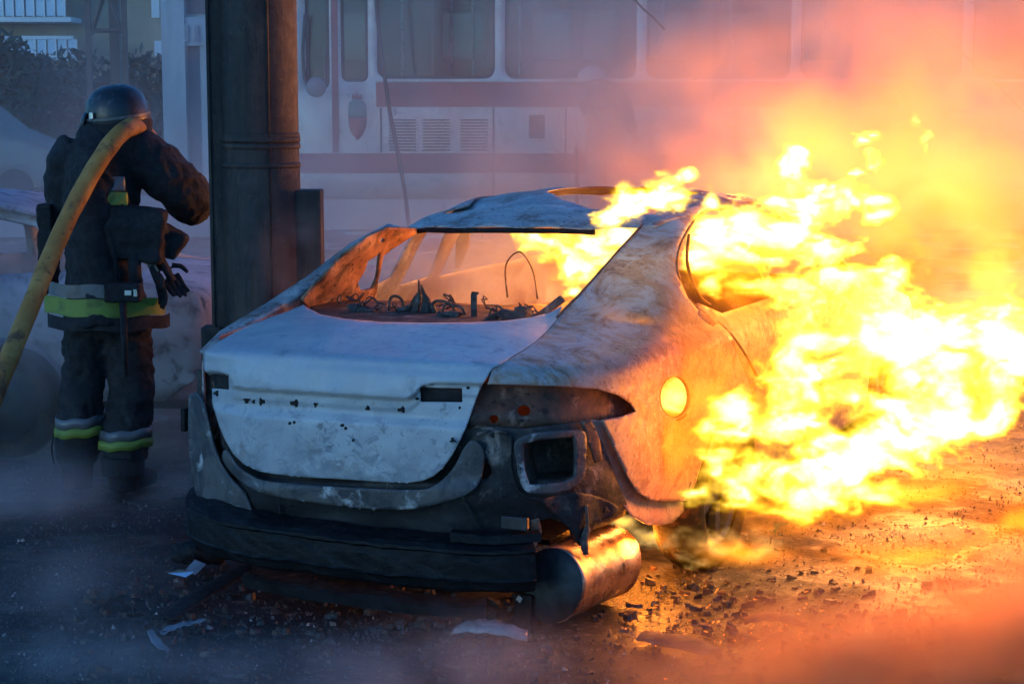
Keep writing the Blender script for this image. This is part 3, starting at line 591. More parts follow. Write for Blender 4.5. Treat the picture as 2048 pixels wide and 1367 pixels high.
for a_, b_, z_ in wxs:
    g_ = one('window', a_-.02, b_+.02, .045, .051, z_-.02, WT+.02, M_glass, bus)
    fr2 = rr(a_, b_, z_, WT, .12 if b_-a_ > .6 else .08); inn = [((x-(a_+b_)/2)*(1-.07/(b_-a_))+(a_+b_)/2, (z-(z_+WT)/2)*.93+(z_+WT)/2) for x, z in fr2]
    panel('rubber_seal', fr2, M_rub, g_, [inn], fl(.02), .3, .02)
for k, px in enumerate((777, 845, 921)):
    fr3 = one('vent_grille', xb(px-3), xb(px+58), -.012, 0, zb(302), zb(236), M_cream, bus)
    for j in range(11):
        z_ = zb(300-j*6); MB().box((xb(px+27.5), -.016, z_), (.32-.006, .012, .012), Matrix.Rotation(.5, 3, 'X')).build('slat', M_rub, fr3)
one('hatch', xb(1058), xb(1090), -.012, 0, zb(277), zb(230), M_rub, bus, .01)
# crest on the door: green blue upper field, red lower field, crown on top
cr = [(xb(696), zb(225)), (xb(733), zb(225)), (xb(732), zb(250)), (xb(715), zb(283)), (xb(698), zb(250))]
M_teal = mat('crest green', (.06, .22, .22), .5)
def cp(pts): return [(xb(p[0]), zb(p[1])) for p in pts]
crest = panel('crest', cp([(696, 234), (698, 206), (706, 200), (713, 196), (722, 200), (731, 206), (733, 234)]), M_teal, bus, fn=fl(-.008), sp=.1, thick=.008)
panel('lower_field', cp([(696, 234), (733, 234), (732, 252), (726, 268), (714, 281), (703, 268), (697, 252)]), M_red, crest, fn=fl(-.008), sp=.1, thick=.008)
panel('crown', cp([(704, 198), (706, 186), (711, 192), (714, 182), (718, 192), (724, 186), (725, 198)]), M_red, crest, fn=fl(-.009), sp=.1, thick=.008)
for px in (760, 985, 1130, 1300, 1470, 1640, 1820, 2000): one('panel_seam', xb(px), xb(px)+.018, -.010, -.0065, zb(304), zb(216), M_rub, bus)
for px in (985, 1300, 1640): one('panel_seam', xb(px), xb(px)+.018, -.010, -.0065, zb(398), zb(306), M_rub, bus)
one('drip_rail', xb(752), X1, -.02, -.0065, zb(161)-.012, zb(161)+.008, M_cream, bus)
one('skirt', X0, X1, .01, .04, .35, zb(398), M_cream, bus)
one('skirt_trim', xb(1150), xb(1158), -.01, .01, .5, zb(290), M_rub, bus)
# hull: roof, far wall with windows, floor, ends
one('roof', X0, X1, .0, 2.5, 3.62, 3.75, M_cream, bus, .05)
holes2 = [rr(xb(a_), xb(b_), zb(105), 2.95, .08) for a_, b_ in ((620, 720), (870, 960), (1075, 1150), (1190, 1255), (1330, 1420), (1430, 1470), (1485, 1580), (1650, 1740), (1790, 1900), (1990, 2080))]
panel('far_wall', [(X0, .4), (X1, .4), (X1, 3.62), (X0, 3.62)], M_busin, bus, holes2, fl(2.45), .6, .04)
M_dim = bpy.data.materials.new('dimming far glass'); M_dim.use_nodes = True; _t = M_dim.node_tree; _a = _t.nodes.new('ShaderNodeBsdfTransparent'); _a.inputs[0].default_value = (.26, .27, .28, 1); _t.links.new(_a.outputs[0], _t.nodes['Material Output'].inputs[0])  # glass darkened only to dim the bright view through the bus
for a_, b_ in ((612, 728), (862, 968), (1068, 1158), (1182, 1262), (1322, 1590), (1640, 1750), (1780, 1910), (1980, 2090)): one('far_window', xb(a_), xb(b_), 2.40, 2.41, zb(112), 3.0, M_dim, bus)
one('floor', X0, X1, .05, 2.45, .95, 1.0, M_busin, bus); one('front_end', X0, X0+.04, .04, 2.45, .4, 3.6, M_cream, bus); one('rear_end', X1-.04, X1, .04, 2.45, .4, 3.6, M_cream, bus)
for px in (800, 900, 945, 1040, 1330, 1470, 1660): MB().tube([(xb(px), .5, 1.0), (xb(px), .5, 3.6)], .02, 8).build('grab_pole', M_chrome, bus)
for px in (1040, 1120, 1200, 1330, 1410, 1500, 1640, 1720, 1800, 1960, 2040):
    sb_ = MB(); bx(sb_, xb(px), xb(px)+.42, .25, 1.1, 1.35, 1.45); bx(sb_, xb(px)+.38, xb(px)+.46, .25, 1.1, 1.35, 2.15); sb_.build('seat', M_seat, bus, bevel=.03)
one('driver_partition', xb(862), xb(868), .1, 2.3, 1.0, 3.4, M_busin, bus)
for px in (1180, 2120):
    MB().lathe([(.28, -.13), (.47, -.14), (.50, 0), (.47, .14), (.28, .13)], (xb(px), .25, .50), Matrix.Rotation(math.pi/2, 3, 'X'), 28).build('tyre', M_tyre, bus, smooth=True)
M_con3 = mat('dull mirror back', (.20, .20, .22), .7)
# mirror hanging at the front of the bus
mr_ = MB().tube(catmull(cp3 := [(xb(618), -.25, zb(30)), (xb(612), -.25, zb(110)), (xb(618), -.25, zb(168)), (xb(638), -.25, zb(185)), (xb(655), -.25, zb(165)), (xb(657), -.25, zb(100))], 5), .02, 8)
mr = mr_.build('mirror_arm', M_rub, bus, smooth=True)
MB().lathe([(0, 0), (.10, .005), (.115, .02), (.10, .05), (0, .06)], (xb(638), -.27, zb(175)), Matrix.Rotation(math.pi/2, 3, 'X'), 20).build('mirror_head', M_con3, mr, smooth=True)
# leaning cable/rod in front of the bus
a_ = S(752., 0., 18.); b_ = S(812., 400., 18.)
MB_ = MB().tube(catmull([wld(*(a_+[-.05, 0, 1.2])), wld(*a_), wld(*S(776., 200., 18.)), wld(*b_), wld(b_[0]+.05, 18, .0)], 6), .022, 6)
tag(MB_.build('slack_cable', M_rub, smooth=True), 'dark slack cable hanging down in front of the trolleybus door and grilles', 'cable')
for nm, p, lab in (('overhead_wire', [(1640, -170), (1800, 0), (1900, 85), (2048, 225), (2200, 380)], 'thin dark wire running down to the right above the flames'), ('overhead_wire', [(1180, -120), (1270, 0), (1303, 32), (1330, 60)], 'short thin wire end hanging over the middle bus pillar')):
    o = MB().tube(catmull([wld(*S(float(x), float(y), 14.)) for x, y in p], 5), .008, 5).build(nm, M_rub, smooth=True); tag(o, lab, 'wire')

# far left: apartment block with glazed balconies, concrete portal, hedge, tree, lattice tower, parked car
Da = 45.; xa = lambda x: float(S(np.float64(x), 200., Da)[0]); za = lambda y: zy(y, Da)
bd = place('apartment_block', 0, Da, 'ochre apartment block with two rows of pale glazed balconies at the upper left', 'building')
M_och = mat('ochre plaster', (.42, .33, .22), .8, 0, [((.28, .22, .16), 1.2, .55, .12, {})], .01, 8)
M_bal = mat('pale balcony glass', (.55, .68, .80), .3); M_wht = mat('white frame', (.7, .72, .74), .5)
one('wall', xa(-300), xa(332), 0, 8, 0, 9, M_och, bd)
for r_, (zl, zh, pa, pb) in enumerate(((za(38), za(-30), -120, 168), (za(112), za(82), -120, 172), (za(-70), za(-130), -120, 168))):
    bl = one('balcony', xa(pa), xa(pb), -1.1, 0, zl-.12, zl, M_wht, bd)
    px = pa
    while px < pb-8:
        one('pane', xa(px+2), xa(px+16), -1.12, -1.08, zl+.02, zh, M_bal, bl); one('mullion', xa(px+16.4), xa(px+19.6), -1.16, -1.10, zl, zh, M_wht, bl); px += 20
    one('rail', xa(pa), xa(pb), -1.17, -1.05, zh, zh+.08, M_wht, bl)
for y in (12, -60): one('window', xa(308), xa(324), -.03, .0, za(y+24), za(y-18), M_wht, bd)
one('window', xa(312), xa(326), -.03, .0, za(112), za(82), M_wht, bd)
Dc = 32.; xc = lambda x: float(S(np.float64(x), 200., Dc)[0]); zc = lambda y: zy(y, Dc)
pt = place('concrete_portal', 0, Dc, 'pale concrete frame of wide pillars between the firefighter and the dark pole', 'structure')
M_con = mat('pale concrete', (.42, .45, .48), .8, 0, [((.25, .27, .30), 1.5, .55, .12, dict(st=(1, 1, .3)))], .01, 12)
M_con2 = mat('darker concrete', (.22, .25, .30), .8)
one('pillar', xc(330), xc(376), -.2, .3, 0, 6, M_con, pt); one('lintel', xc(376), xc(470), -.15, .3, zc(92), zc(36), M_con, pt)
one('pillar', xc(404), xc(440), -.1, .3, 0, zc(92), M_con, pt)
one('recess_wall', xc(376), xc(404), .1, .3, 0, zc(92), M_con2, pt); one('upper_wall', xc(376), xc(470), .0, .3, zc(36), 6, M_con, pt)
one('window', xc(380), xc(424), -.04, 0, zc(28), 5.5, M_busin, pt)
for a_ in (376, 396): one('slot', xc(a_), xc(a_+8), -.20, -.15, zc(84), zc(52), M_con2, pt)
# lattice tower
Dt = 36.; xt = lambda x: float(S(np.float64(x), 200., Dt)[0]); zt = lambda y: zy(y, Dt)
lt = place('lattice_tower', 0, Dt, 'rust brown steel lattice tower leg in front of the ochre block', 'tower')
M_lat = mat('brown painted steel', (.10, .065, .055), .7)
for px in (181, 253): one('post', xt(px-5), xt(px+5), -.05, .05, 0, 7, M_lat, lt)
one('post', xt(209), xt(229), .6, .8, 0, 7, M_lat, lt)
for (p, q_) in (((186, 70), (212, -5)), ((248, 62), (224, -5)), ((186, 62), (252, 62))):
    A, B = Vector((xt(p[0]), 0, zt(p[1]))), Vector((xt(q_[0]), 0, zt(q_[1]))); MB().tube([A, B], .05, 6).build('brace', M_lat, lt)
for (p, q_) in (((186, -90), (248, -10)), ((248, -90), (186, -10))):
    MB().tube([Vector((xt(p[0]), 0, zt(p[1]))), Vector((xt(q_[0]), 0, zt(q_[1])))], .05, 6).build('brace', M_lat, lt)
M_leaf = mat('dark leaves', (.035, .055, .035), .7, 0, [((.06, .09, .05), 3, .55, .1, {})]); M_bark = mat('bark', (.05, .04, .03), .9)
def leaves(n, blobs, s0):
    mb = MB(); r = nrs
    W_ = np.array([b[3]*b[4]*b[5] for b in blobs]); W_ /= W_.sum()
    for i in range(n):
        b = blobs[r.choice(len(blobs), p=W_)]; d = r.normal(size=3); d /= np.linalg.norm(d); d *= r.rand()**.35
        c = np.array(b[:3])+d*np.array(b[3:6]); s = s0*r.uniform(.6, 1.5); u = r.normal(size=3); u /= np.linalg.norm(u); v_ = np.cross(u, r.normal(size=3)); v_ /= np.linalg.norm(v_)+1e-9
        mb.add([c-u*s, c+v_*s*.5, c+u*s, c-v_*s*.5], [(0, 1, 2, 3)])
    return mb
Dh = 40.; xh = lambda x: float(S(np.float64(x), 200., Dh)[0]); zh_ = lambda y: zy(y, Dh)
hd = place('hedge', 0, Dh, 'long dark hedge below the apartment block, blurred by blue smoke', 'hedge')
hb = []
for px in range(-80, 420, 28): hb.append((xh(px), rnd.uniform(-.3, .3), 1.25, .45, .5, (zh_(108+rnd.uniform(-6, 8))-1.15)))
leaves(9000, hb, .11).build('foliage', M_leaf, hd, fix=False)
for px in (-40, 60, 160, 260, 360): MB().tube([(xh(px), 0, 0), (xh(px)+.1, 0, 1.2)], [.06, .03], 6).build('stem', M_bark, hd)
tr = place('bushy_tree', xh(30), Dh-2.5, 'dark green bushy tree in front of the balconies at the left edge', 'tree')
tbl = [(-1.2, 0, 3.0, .9, .8, .8), (-.4, 0, 3.1, .8, .8, .75), (.3, 0, 2.7, .8, .7, .6), (.9, 0, 2.3, .7, .7, .5), (-.1, 0, 3.7, .35, .4, .3), (-.9, 0, 2.2, 1.0, .8, .8), (.2, 0, 2.0, 1.2, .8, .7)]
leaves(5200, tbl, .10).build('crown', M_leaf, tr, fix=False)
MB().tube([(0, 0, 0), (.05, 0, 1.2), (-.1, 0, 2.4)], [.13, .10, .06], 10).build('trunk', M_bark, tr)
for d_ in ((-.8, 2.9), (.7, 2.3), (.1, 3.3)): MB().tube([(0, 0, 1.4), (d_[0]*.6, 0, 1.4+(d_[1]-1.4)*.6), (d_[0], 0, d_[1])], [.06, .04, .02], 6).build('limb', M_bark, tr)
# pale parked car in front of the hedge
Dk = 33.; xk = lambda x: float(S(np.float64(x), 200., Dk)[0])
pk = place('parked_car', xk(60), Dk, 'pale parked car in front of the hedge, nose to the right, at the left edge', 'car')
ko = [(.65, .35), (.66, .8), (.55, 1.0), (.25, 1.12), (-.25, 1.32), (-.75, 1.75), (-1.2, 1.88), (-2.6, 1.86), (-3.3, 1.5), (-3.5, 1.1), (-3.5, .4)]
M_pk = mat('pale car paint', (.16, .17, .18), .35)
for yy, k in ((-.85, 1), (.85, -1)):
    panel('side_panel', ko+[(x-2.75, z) for x, z in arch(0)]+[(x-.15, z) for x, z in arch(0)][:0]+[(-.1+.34*math.cos(t), .3+.34*math.sin(t)) for t in np.linspace(math.pi, 0, 12)], M_pk, pk, [[(-.5, 1.32), (-.95, 1.72), (-1.5, 1.75), (-1.5, 1.3)], [(-1.6, 1.3), (-1.6, 1.75), (-2.6, 1.74), (-3.0, 1.4), (-3.0, 1.3)]], lambda x, z, yy=yy, k=k: np.stack([x, yy+k*.2*np.clip((z-1.1)/.7, 0, 1), z], -1), .2, .03)
v = []; f = []
for x, z in ko[1:9]:
    for y in (-.8, -.3, .3, .8): v.append((x, y*(1-.2*max(0, (z-1.1)/.7)), z-.01))
for i in range(7):
    for j in range(3): f.append((i*4+j, i*4+j+1, i*4+j+5, i*4+j+4))
MB().add(v, f).build('roof_and_bonnet', M_pk, pk, smooth=True)
for x in (-.1, -2.75): MB().lathe([(0, -.1), (.3, -.09), (.32, 0), (.3, .09), (0, .1)], (x, -.78, .32), Matrix.Rotation(math.pi/2, 3, 'X'), 20).build('wheel', M_tyre, pk, smooth=True)
# low wall / kerb line across the far side
o = MB(); kb = place('low_wall', 0, 24.5, 'low grey wall along the far side of the road, lost in smoke', 'wall')
one('wall', -9, -2.6, 0, .3, 0, .55, M_con2, kb)
# ------------------------------------------------------------------ people
M_coat = mat('dark navy turnout cloth', (.014, .015, .019), .85, 0, [((.030, .030, .034), 9, .58, .1, {}), ((.007, .007, .009), 5, .5, .12, {})], .006, 55)
M_lime = mat('lime reflective band', (.17, .235, .035), .6, 0, [((.09, .12, .03), 14, .60, .08, {})], .001, 60)
M_grey = mat('silver reflective band', (.12, .125, .13), .4, 0, [((.07, .07, .08), 12, .58, .08, {})], .001, 60)
M_blk = mat('black leather', (.009, .009, .011), .85, 0, [((.016, .016, .018), 20, .6, .06, {})], .002, 60)
M_helm = mat('dark helmet shell', (.012, .014, .018), .42, 0, [((.012, .012, .014), 7, .60, .05, {}), ((.06, .065, .075), 30, .62, .06, {})], .0006, 50, clear=.1)
M_skin = mat('skin', (.42, .24, .17), .5)
M_hose = mat('orange canvas hose', (.34, .15, .028), .7, 0, [((.44, .24, .06), 6, .55, .1, {}), ((.14, .06, .02), 11, .60, .06, {}), ((.05, .03, .02), 25, .66, .05, {})], .002, 90)
M_steel = mat('bright steel', (.6, .6, .6), .3, .9)
def blob(name, mb, m, par, vox=.014, wr=.0, wsc=.12, sub=False, sm_=6):
    o = mb.build(name, m, par); r_ = o.modifiers.new('r', 'REMESH'); r_.mode = 'VOXEL'; r_.voxel_size = vox; r_.use_smooth_shade = True
    s2 = o.modifiers.new('s', 'SMOOTH'); s2.iterations = sm_; s2.factor = .5
    bake(o)
    if wr:
        me = o.data; n = len(me.vertices); co = np.empty(n*3); me.vertices.foreach_get('co', co); co = co.reshape(-1, 3); no = np.empty(n*3); me.vertices.foreach_get('normal', no); no = no.reshape(-1, 3)
        q = co*np.array([1, 1, 1.25])+.05*np.sin(co[:, [1, 2, 0]]*9)
        d = (np.abs(noise1(q, 1/wsc, 1))*-1.1+.4)*wr+(np.abs(noise1(q[:, [2, 0, 1]], 1.9/wsc, 4))*-1+.4)*wr*.6+noise1(q, 6/wsc, 2)*wr*.14
        me.vertices.foreach_set('co', (co+no*d[:, None]).ravel()); me.update()
    me = o.data; me.polygons.foreach_set('use_smooth', [True]*len(me.polygons)); return o
def band(mb, c, rx, ry, z0, z1, a0=0, a1=360, tilt=0., n=60, t=.003):
    """a strip of cloth wrapped round an oval"""
    v = []; f = []
    for i in range(n+1):
        a_ = math.radians(a0+(a1-a0)*i/n)
        w_ = 1+.03*math.sin(a_*5+z0*40)
        for z in (z0, z1):
            for k in (0, t): v.append((c[0]+math.cos(a_)*(rx*w_+k), c[1]+math.sin(a_)*(ry*w_+k), z+tilt*math.cos(a_)+.004*math.sin(a_*7)))
    for i in range(n):
        b = i*4; e = b+4
        f += [(b+1, e+1, e+3, b+3), (b, b+2, e+2, e), (b+2, b+3, e+3, e+2), (b, e, e+1, b+1)]
    return mb.add(v, f)
Df = float(loc(onZ(np.float64(205), 985.))[1]); sf = Df/3600*1.0
fpx = lambda px, D=0.: float(S(np.float64(px), 500., Df+D)[0]); fx0 = fpx(205)
X_ = lambda px: fpx(px)-fx0
Z_ = lambda py: zy(float(py), Df)
ff = place('person', fx0, Df, 'person in dark coat with lime bands and helmet, from behind, hose over the shoulder', 'person')
# body: one continuous figure (mostly under the clothes)
def hand(mb, w_, d, nrm, s=1., curl=.6):
    """palm at wrist w_, fingers along d, thumb off the side"""
    w_ = Vector(w_); d = Vector(d).normalized(); nrm = Vector(nrm).normalized(); sd = d.cross(nrm).normalized()
    mb.tube([w_-d*.02, w_+d*.03*s, w_+d*.085*s], [(.026*s, .018*s), (.040*s, .018*s), (.040*s, .014*s)], 10)
    for k, L in enumerate((.068, .078, .072, .056)):
        b = w_+d*.085*s+sd*((k-1.5)*.021*s); p = [b-d*.02]; dd = d.copy()
        for j in range(3): dd = (dd+nrm*curl*.75).normalized(); p.append(p[-1]+dd*L*s*(.5, .33, .25)[j]+(d*.02 if j == 0 else Vector()))
        mb.tube(p, [.0095*s, .0095*s, .0085*s, .0065*s], 7)
    b = w_+d*.03*s-sd*.03*s; mb.tube([b, b-sd*.03*s+d*.02*s+nrm*.01, b-sd*.035*s+d*.05*s+nrm*.03], [.013*s, .011*s, .008*s], 7)
hx, hz = X_(240), Z_(232)
bm_ = MB()
bm_.tube([(hx, .03, hz+.09), (hx, .03, hz+.06), (hx, .02, hz), (hx, .025, hz-.06), (hx, .04, hz-.11)], [(.03, .03), (.070, .08), (.078, .095), (.068, .085), (.045, .05)], 16)
bm_.tube([(hx, .02, hz-.05), (hx-.01, .0, Z_(262)), (X_(215), 0, Z_(290))], [.058, .062, .075], 14)
for s__ in (-1, 1): bm_.tube([(hx+s__*.078, .02, hz+.02), (hx+s__*.09, .015, hz-.005), (hx+s__*.08, .02, hz-.04)], [.012, .014, .008], 8)
bm_.tube([(hx+.0, .12, hz+.01), (hx, .135, hz-.025)], [.010, .014], 8)
bm_.tube([(X_(212), 0, Z_(280)), (X_(208), 0, Z_(400)), (X_(208), 0, Z_(560)), (X_(208), 0, Z_(640))], [(.13, .08), (.15, .09), (.14, .09), (.15, .10)], 18)
armR = [(X_(285), .02, Z_(330)), (X_(375), .12, Z_(400)), (X_(330), .34, Z_(385))]; armL = [(X_(130), 0, Z_(320)), (X_(112), .10, Z_(455)), (X_(180), .36, Z_(400))]
for A in (armR, armL): bm_.tube(A, [.052, .045, .03], 12)
hand(bm_, armR[2], (-.5, .8, .05), (-.6, -.5, .2)); hand(bm_, armL[2], (.5, .8, .05), (.5, -.5, .3))
legL = [(X_(175), 0, Z_(640)), (X_(160), -.01, Z_(800)), (X_(148), .02, Z_(925))]; legR = [(X_(245), 0, Z_(640)), (X_(255), .0, Z_(820)), (X_(236), -.03, Z_(955))]
for A in (legL, legR): bm_.tube(A, [.085, .05, .03], 12)
blob('body', bm_, M_skin, ff, .008, sm_=2)
# coat
c = MB()
c.tube(catmull([(X_(225), 0, Z_(262)), (X_(218), 0, Z_(275)), (X_(214), 0, Z_(300)), (X_(210), 0, Z_(350)), (X_(206), 0, Z_(430)), (X_(206), 0, Z_(520)), (X_(208), 0, Z_(590)), (X_(212), 0, Z_(640))], 3),
       [tuple(q) for q in catmull([(.10, .10), (.14, .12), (.20, .14), (.225, .16), (.215, .17), (.21, .165), (.235, .175), (.262, .19)], 3)], 30)
c.tube(catmull([(X_(255), 0, Z_(292)), (X_(300), .01, Z_(320)), (X_(345), .04, Z_(362)), (X_(378), .10, Z_(400)), (X_(360), .19, Z_(412)), (X_(330), .28, Z_(400))], 3), [tuple([q[0], q[0]*.95]) for q in catmull([(.12, 0), (.13, 0), (.122, 0), (.112, 0), (.095, 0), (.075, 0)], 3)], 18)
c.tube(catmull([(X_(165), 0, Z_(292)), (X_(138), .01, Z_(330)), (X_(126), .05, Z_(400)), (X_(122), .12, Z_(465)), (X_(150), .25, Z_(430)), (X_(178), .32, Z_(410))], 3), [float(q[0]) for q in catmull([(.09, 0), (.095, 0), (.088, 0), (.085, 0), (.075, 0), (.06, 0)], 3)], 18)
c.tube([(X_(228), .0, Z_(250)), (X_(224), 0, Z_(285))], [.098, .125], 20)
coat = blob('coat', c, M_coat, ff, .011, .016, .10)
b = MB(); band(b, (X_(210), 0), .274, .242, Z_(622), Z_(588), 180, 360, -.006); b.build('lime_band', M_lime, coat)
b = MB(); band(b, (X_(210), 0), .268, .238, Z_(586), Z_(560), 180, 305, -.006); b.build('silver_band', M_grey, coat)
b = MB(); band(b, (X_(212), 0), .282, .238, Z_(650), Z_(624), 180, 360, -.004); b.build('hem', M_coat, coat)
def patch(name, x0, x1, y0, y1, m, par, ydep, sk=0.):
    n = 8; v = []; f = []
    for i in range(n+1):
        for j in range(n+1):
            px = x0+(x1-x0)*i/n; py = y0+(y1-y0)*j/n+sk*i/n; X = X_(px); v.append((X, ydep+(.10*((X-X_(210))/.22)**2)+.003*math.sin(i*1.3+j*.9), Z_(py)))
    for i in range(n):
        for j in range(n): f.append((i*(n+1)+j, (i+1)*(n+1)+j, (i+1)*(n+1)+j+1, i*(n+1)+j+1))
    o = MB().add(v, f).build(name, m, par, smooth=True); s = o.modifiers.new('s', 'SOLIDIFY'); s.thickness = .006; s.offset = 0; return o
patch('lime_patch', 237, 273, 379, 405, M_lime, coat, -.205, 2); patch('silver_patch', 235, 269, 350, 378, M_grey, coat, -.203)
# trousers
t = MB()
t.tube([(X_(210), 0, Z_(600)), (X_(210), 0, Z_(640)), (X_(210), 0, Z_(672))], [(.19, .13), (.20, .14), (.17, .13)], 22)
t.tube(catmull([(X_(172), 0, Z_(655)), (X_(163), 0, Z_(720)), (X_(156), -.01, Z_(790)), (X_(150), -.005, Z_(850)), (X_(143), .01, Z_(900))], 3), [float(q[0]) for q in catmull([(.115, 0), (.104, 0), (.096, 0), (.106, 0), (.10, 0)], 3)], 20)
t.tube(catmull([(X_(246), 0, Z_(655)), (X_(252), 0, Z_(720)), (X_(255), .0, Z_(790)), (X_(246), -.02, Z_(855)), (X_(240), -.03, Z_(910))], 3), [float(q[0]) for q in catmull([(.120, 0), (.110, 0), (.104, 0), (.110, 0), (.105, 0)], 3)], 20)
tr_ = blob('trousers', t, M_coat, ff, .012, .016, .09)
for cx, cy_, py, rx in ((150, -.003, 829, .116), (243, -.022, 852, .120)):
    b = MB(); band(b, (X_(cx), cy_), rx, rx, Z_(py+20), Z_(py), 0, 360, .008); b.build('silver_band', M_grey, tr_, smooth=True)
    b = MB(); band(b, (X_(cx), cy_), rx+.004, rx+.004, Z_(py+38), Z_(py+20), 0, 360, .008); b.build('lime_band', M_lime, tr_, smooth=True)
for cx, cy_, py, d_ in ((140, .01, 965, -.5), (236, -.03, 1000, .55)):
    k = MB(); zb_ = .0
    k.tube([(X_(cx), cy_, Z_(py-92)), (X_(cx), cy_, Z_(py-50)), (X_(cx), cy_, .13), (X_(cx), cy_, .02)], [.104, .100, .075, .066], 16)
    k.tube([(X_(cx)-.0, cy_-.04, .055), (X_(cx)+.03*d_, cy_+.06, .06), (X_(cx)+.14*d_, cy_+.17, .05), (X_(cx)+.17*d_, cy_+.21, .045)], [(.05, .05), (.055, .055), (.05, .045), (.035, .03)], 14)
    bo = blob('boot', k, M_blk, ff, .010, .003, .06, sm_=3)
MB().tube(catmull([(X_(97), -.02, Z_(868)), (X_(93), -.03, Z_(895)), (X_(97), -.03, Z_(925))], 4), .004, 5).build('loose_strap', M_blk, ff, smooth=True)
# helmet
h = MB(); hc = Vector((X_(241), .02, Z_(226)))
R0 = 63*sf
prof = [(R0*1.0, -.045), (R0*1.02, -.03), (R0*1.0, .0), (R0*.965, .035), (R0*.86, .075), (R0*.66, .108), (R0*.38, .126), (R0*.12, .131), (0.0, .132)]
tilt_ = Matrix.Rotation(-.10, 3, 'Y') @ Matrix.Rotation(.10, 3, 'X')
h.lathe(prof, hc, tilt_, 36); hel = h.build('helmet', M_helm, ff, smooth=True); hel.modifiers.new('s', 'SOLIDIFY').thickness = .006
band_ = MB(); v = []; 
band_.lathe([(R0*1.0, -.018), (R0*1.035, -.018), (R0*1.035, -.006), (R0*1.0, -.006)], hc, tilt_, 36); band_.build('helmet_strap', M_grey, hel, smooth=False)
MB().lathe([(R0*1.01, -.10), (R0*1.04, -.05), (R0*1.01, -.03)], hc, tilt_, 30).build('neck_guard', M_blk, hel, smooth=True)
vz = MB(); vv = []
for i in range(13):
    a_ = math.radians(95+i*10)
    for r_, z in ((R0*1.03, .02), (R0*1.16, -.01), (R0*1.26, -.05)): vv.append(hc+tilt_@Vector((math.cos(a_)*r_, math.sin(a_)*r_*.95, z)))
vz.add(vv, [(i*3+j, (i+1)*3+j, (i+1)*3+j+1, i*3+j+1) for i in range(12) for j in range(2)]); o = vz.build('visor', M_helm, hel, smooth=True); o.modifiers.new('s', 'SOLIDIFY').thickness = .006
MB().box(hc+Vector((-R0*.62, -R0*.86, -.012)), (.022, .012, .030), Matrix.Rotation(-.6, 3, 'Z')).build('buckle', M_steel, hel, bevel=.002)
# kit on the belt
g = MB()
g.tube(catmull([(X_(240), -.17, Z_(430)), (X_(290), -.16, Z_(460)), (X_(335), -.10, Z_(475)), (X_(362), -.02, Z_(490))], 3), [(.055, .085), (.06, .09), (.065, .085), (.065, .08), (.06, .075), (.055, .07), (.05, .06), (.045, .05), (.04, .035), (.02, .02)][:10], 14)
g.box((X_(290), -.16, Z_(464)), (.25, .10, .25), Matrix.Rotation(.12, 3, 'Y')); g.box((X_(345), -.08, Z_(480)), (.14, .10, .13), Matrix.Rotation(.5, 3, 'Y'))
blob('shoulder_bag', g, M_blk, ff, .010, .014, .09, sm_=30)
g = MB(); g.box((X_(97), .0, Z_(480)), (.07, .14, .34)).box((X_(100), .0, Z_(560)), (.05, .10, .12)); blob('side_bag', g, M_blk, ff, .010, .008, .06)
g = MB(); g.box((X_(268), -.262, Z_(573)), (.165, .06, .085)); pch = blob('belt_pouch', g, M_blk, ff, .007, .004, .06)
bk = MB(); bk.box((X_(281), -.299, Z_(572)), (.03, .005, .022)).box((X_(295), -.297, Z_(572)), (.016, .005, .032)); bk.build('buckle', M_steel, pch, bevel=.001)
MB().tube([(X_(268), -.268, Z_(590)), (X_(268), -.268, Z_(680)), (X_(266), -.22, Z_(738))], [.018, .014, .009], 8).build('tool_handle', M_blk, ff, smooth=True)
MB().tube([(X_(240), -.20, Z_(420)), (X_(250), -.22, Z_(500)), (X_(256), -.23, Z_(560))], [(.014, .004)]*3, 8).build('strap', M_blk, ff, smooth=True)
MB().tube([(X_(285), -.19, Z_(500)), (X_(288), -.21, Z_(560))], [.03, .03], 10).build('webbing', M_blk, ff, smooth=True)
gl = MB(); hand(gl, (X_(318), -.13, Z_(533)), (.38, 0, -1), (-.4, -.3, -.2), 1.15, .35); hand(gl, (X_(332), -.10, Z_(520)), (.5, 0.1, -1), (.3, -.4, 0), 1.15, .25)
blob('work_gloves', gl, M_blk, ff, .005, .002, .04, sm_=2)
MB().box((X_(318), -.15, Z_(530)), (.035, .01, .05), Matrix.Rotation(-.5, 3, 'Y')).build('glove_cuff', M_grey, ff)
# hose over the shoulder
def fw3(px, py, d): P = S(float(px), float(py), Df+d); return wld(*P)
hp = [(-420, 1260, -1.6), (-150, 1010, -1.45), (-40, 850, -1.2), (10, 735, -.95), (62, 610, -.66), (112, 488, -.44), (162, 385, -.32), (205, 312, -.27), (240, 268, -.20), (270, 253, -.06), (292, 268, .06), (301, 298, .18), (288, 330, .30), (250, 370, .40)]
hpts = catmull([fw3(*p) for p in hp], 6)
hpts[0][2] = .04
ho = MB().tube(hpts, [.041*(1+.035*math.sin(i*1.1)*math.sin(i*.37+1)) for i in range(len(hpts))], 18).build('fire_hose', M_hose, smooth=True); tag(ho, 'thick orange fire hose draped over the shoulder of the nearest firefighter', 'hose')

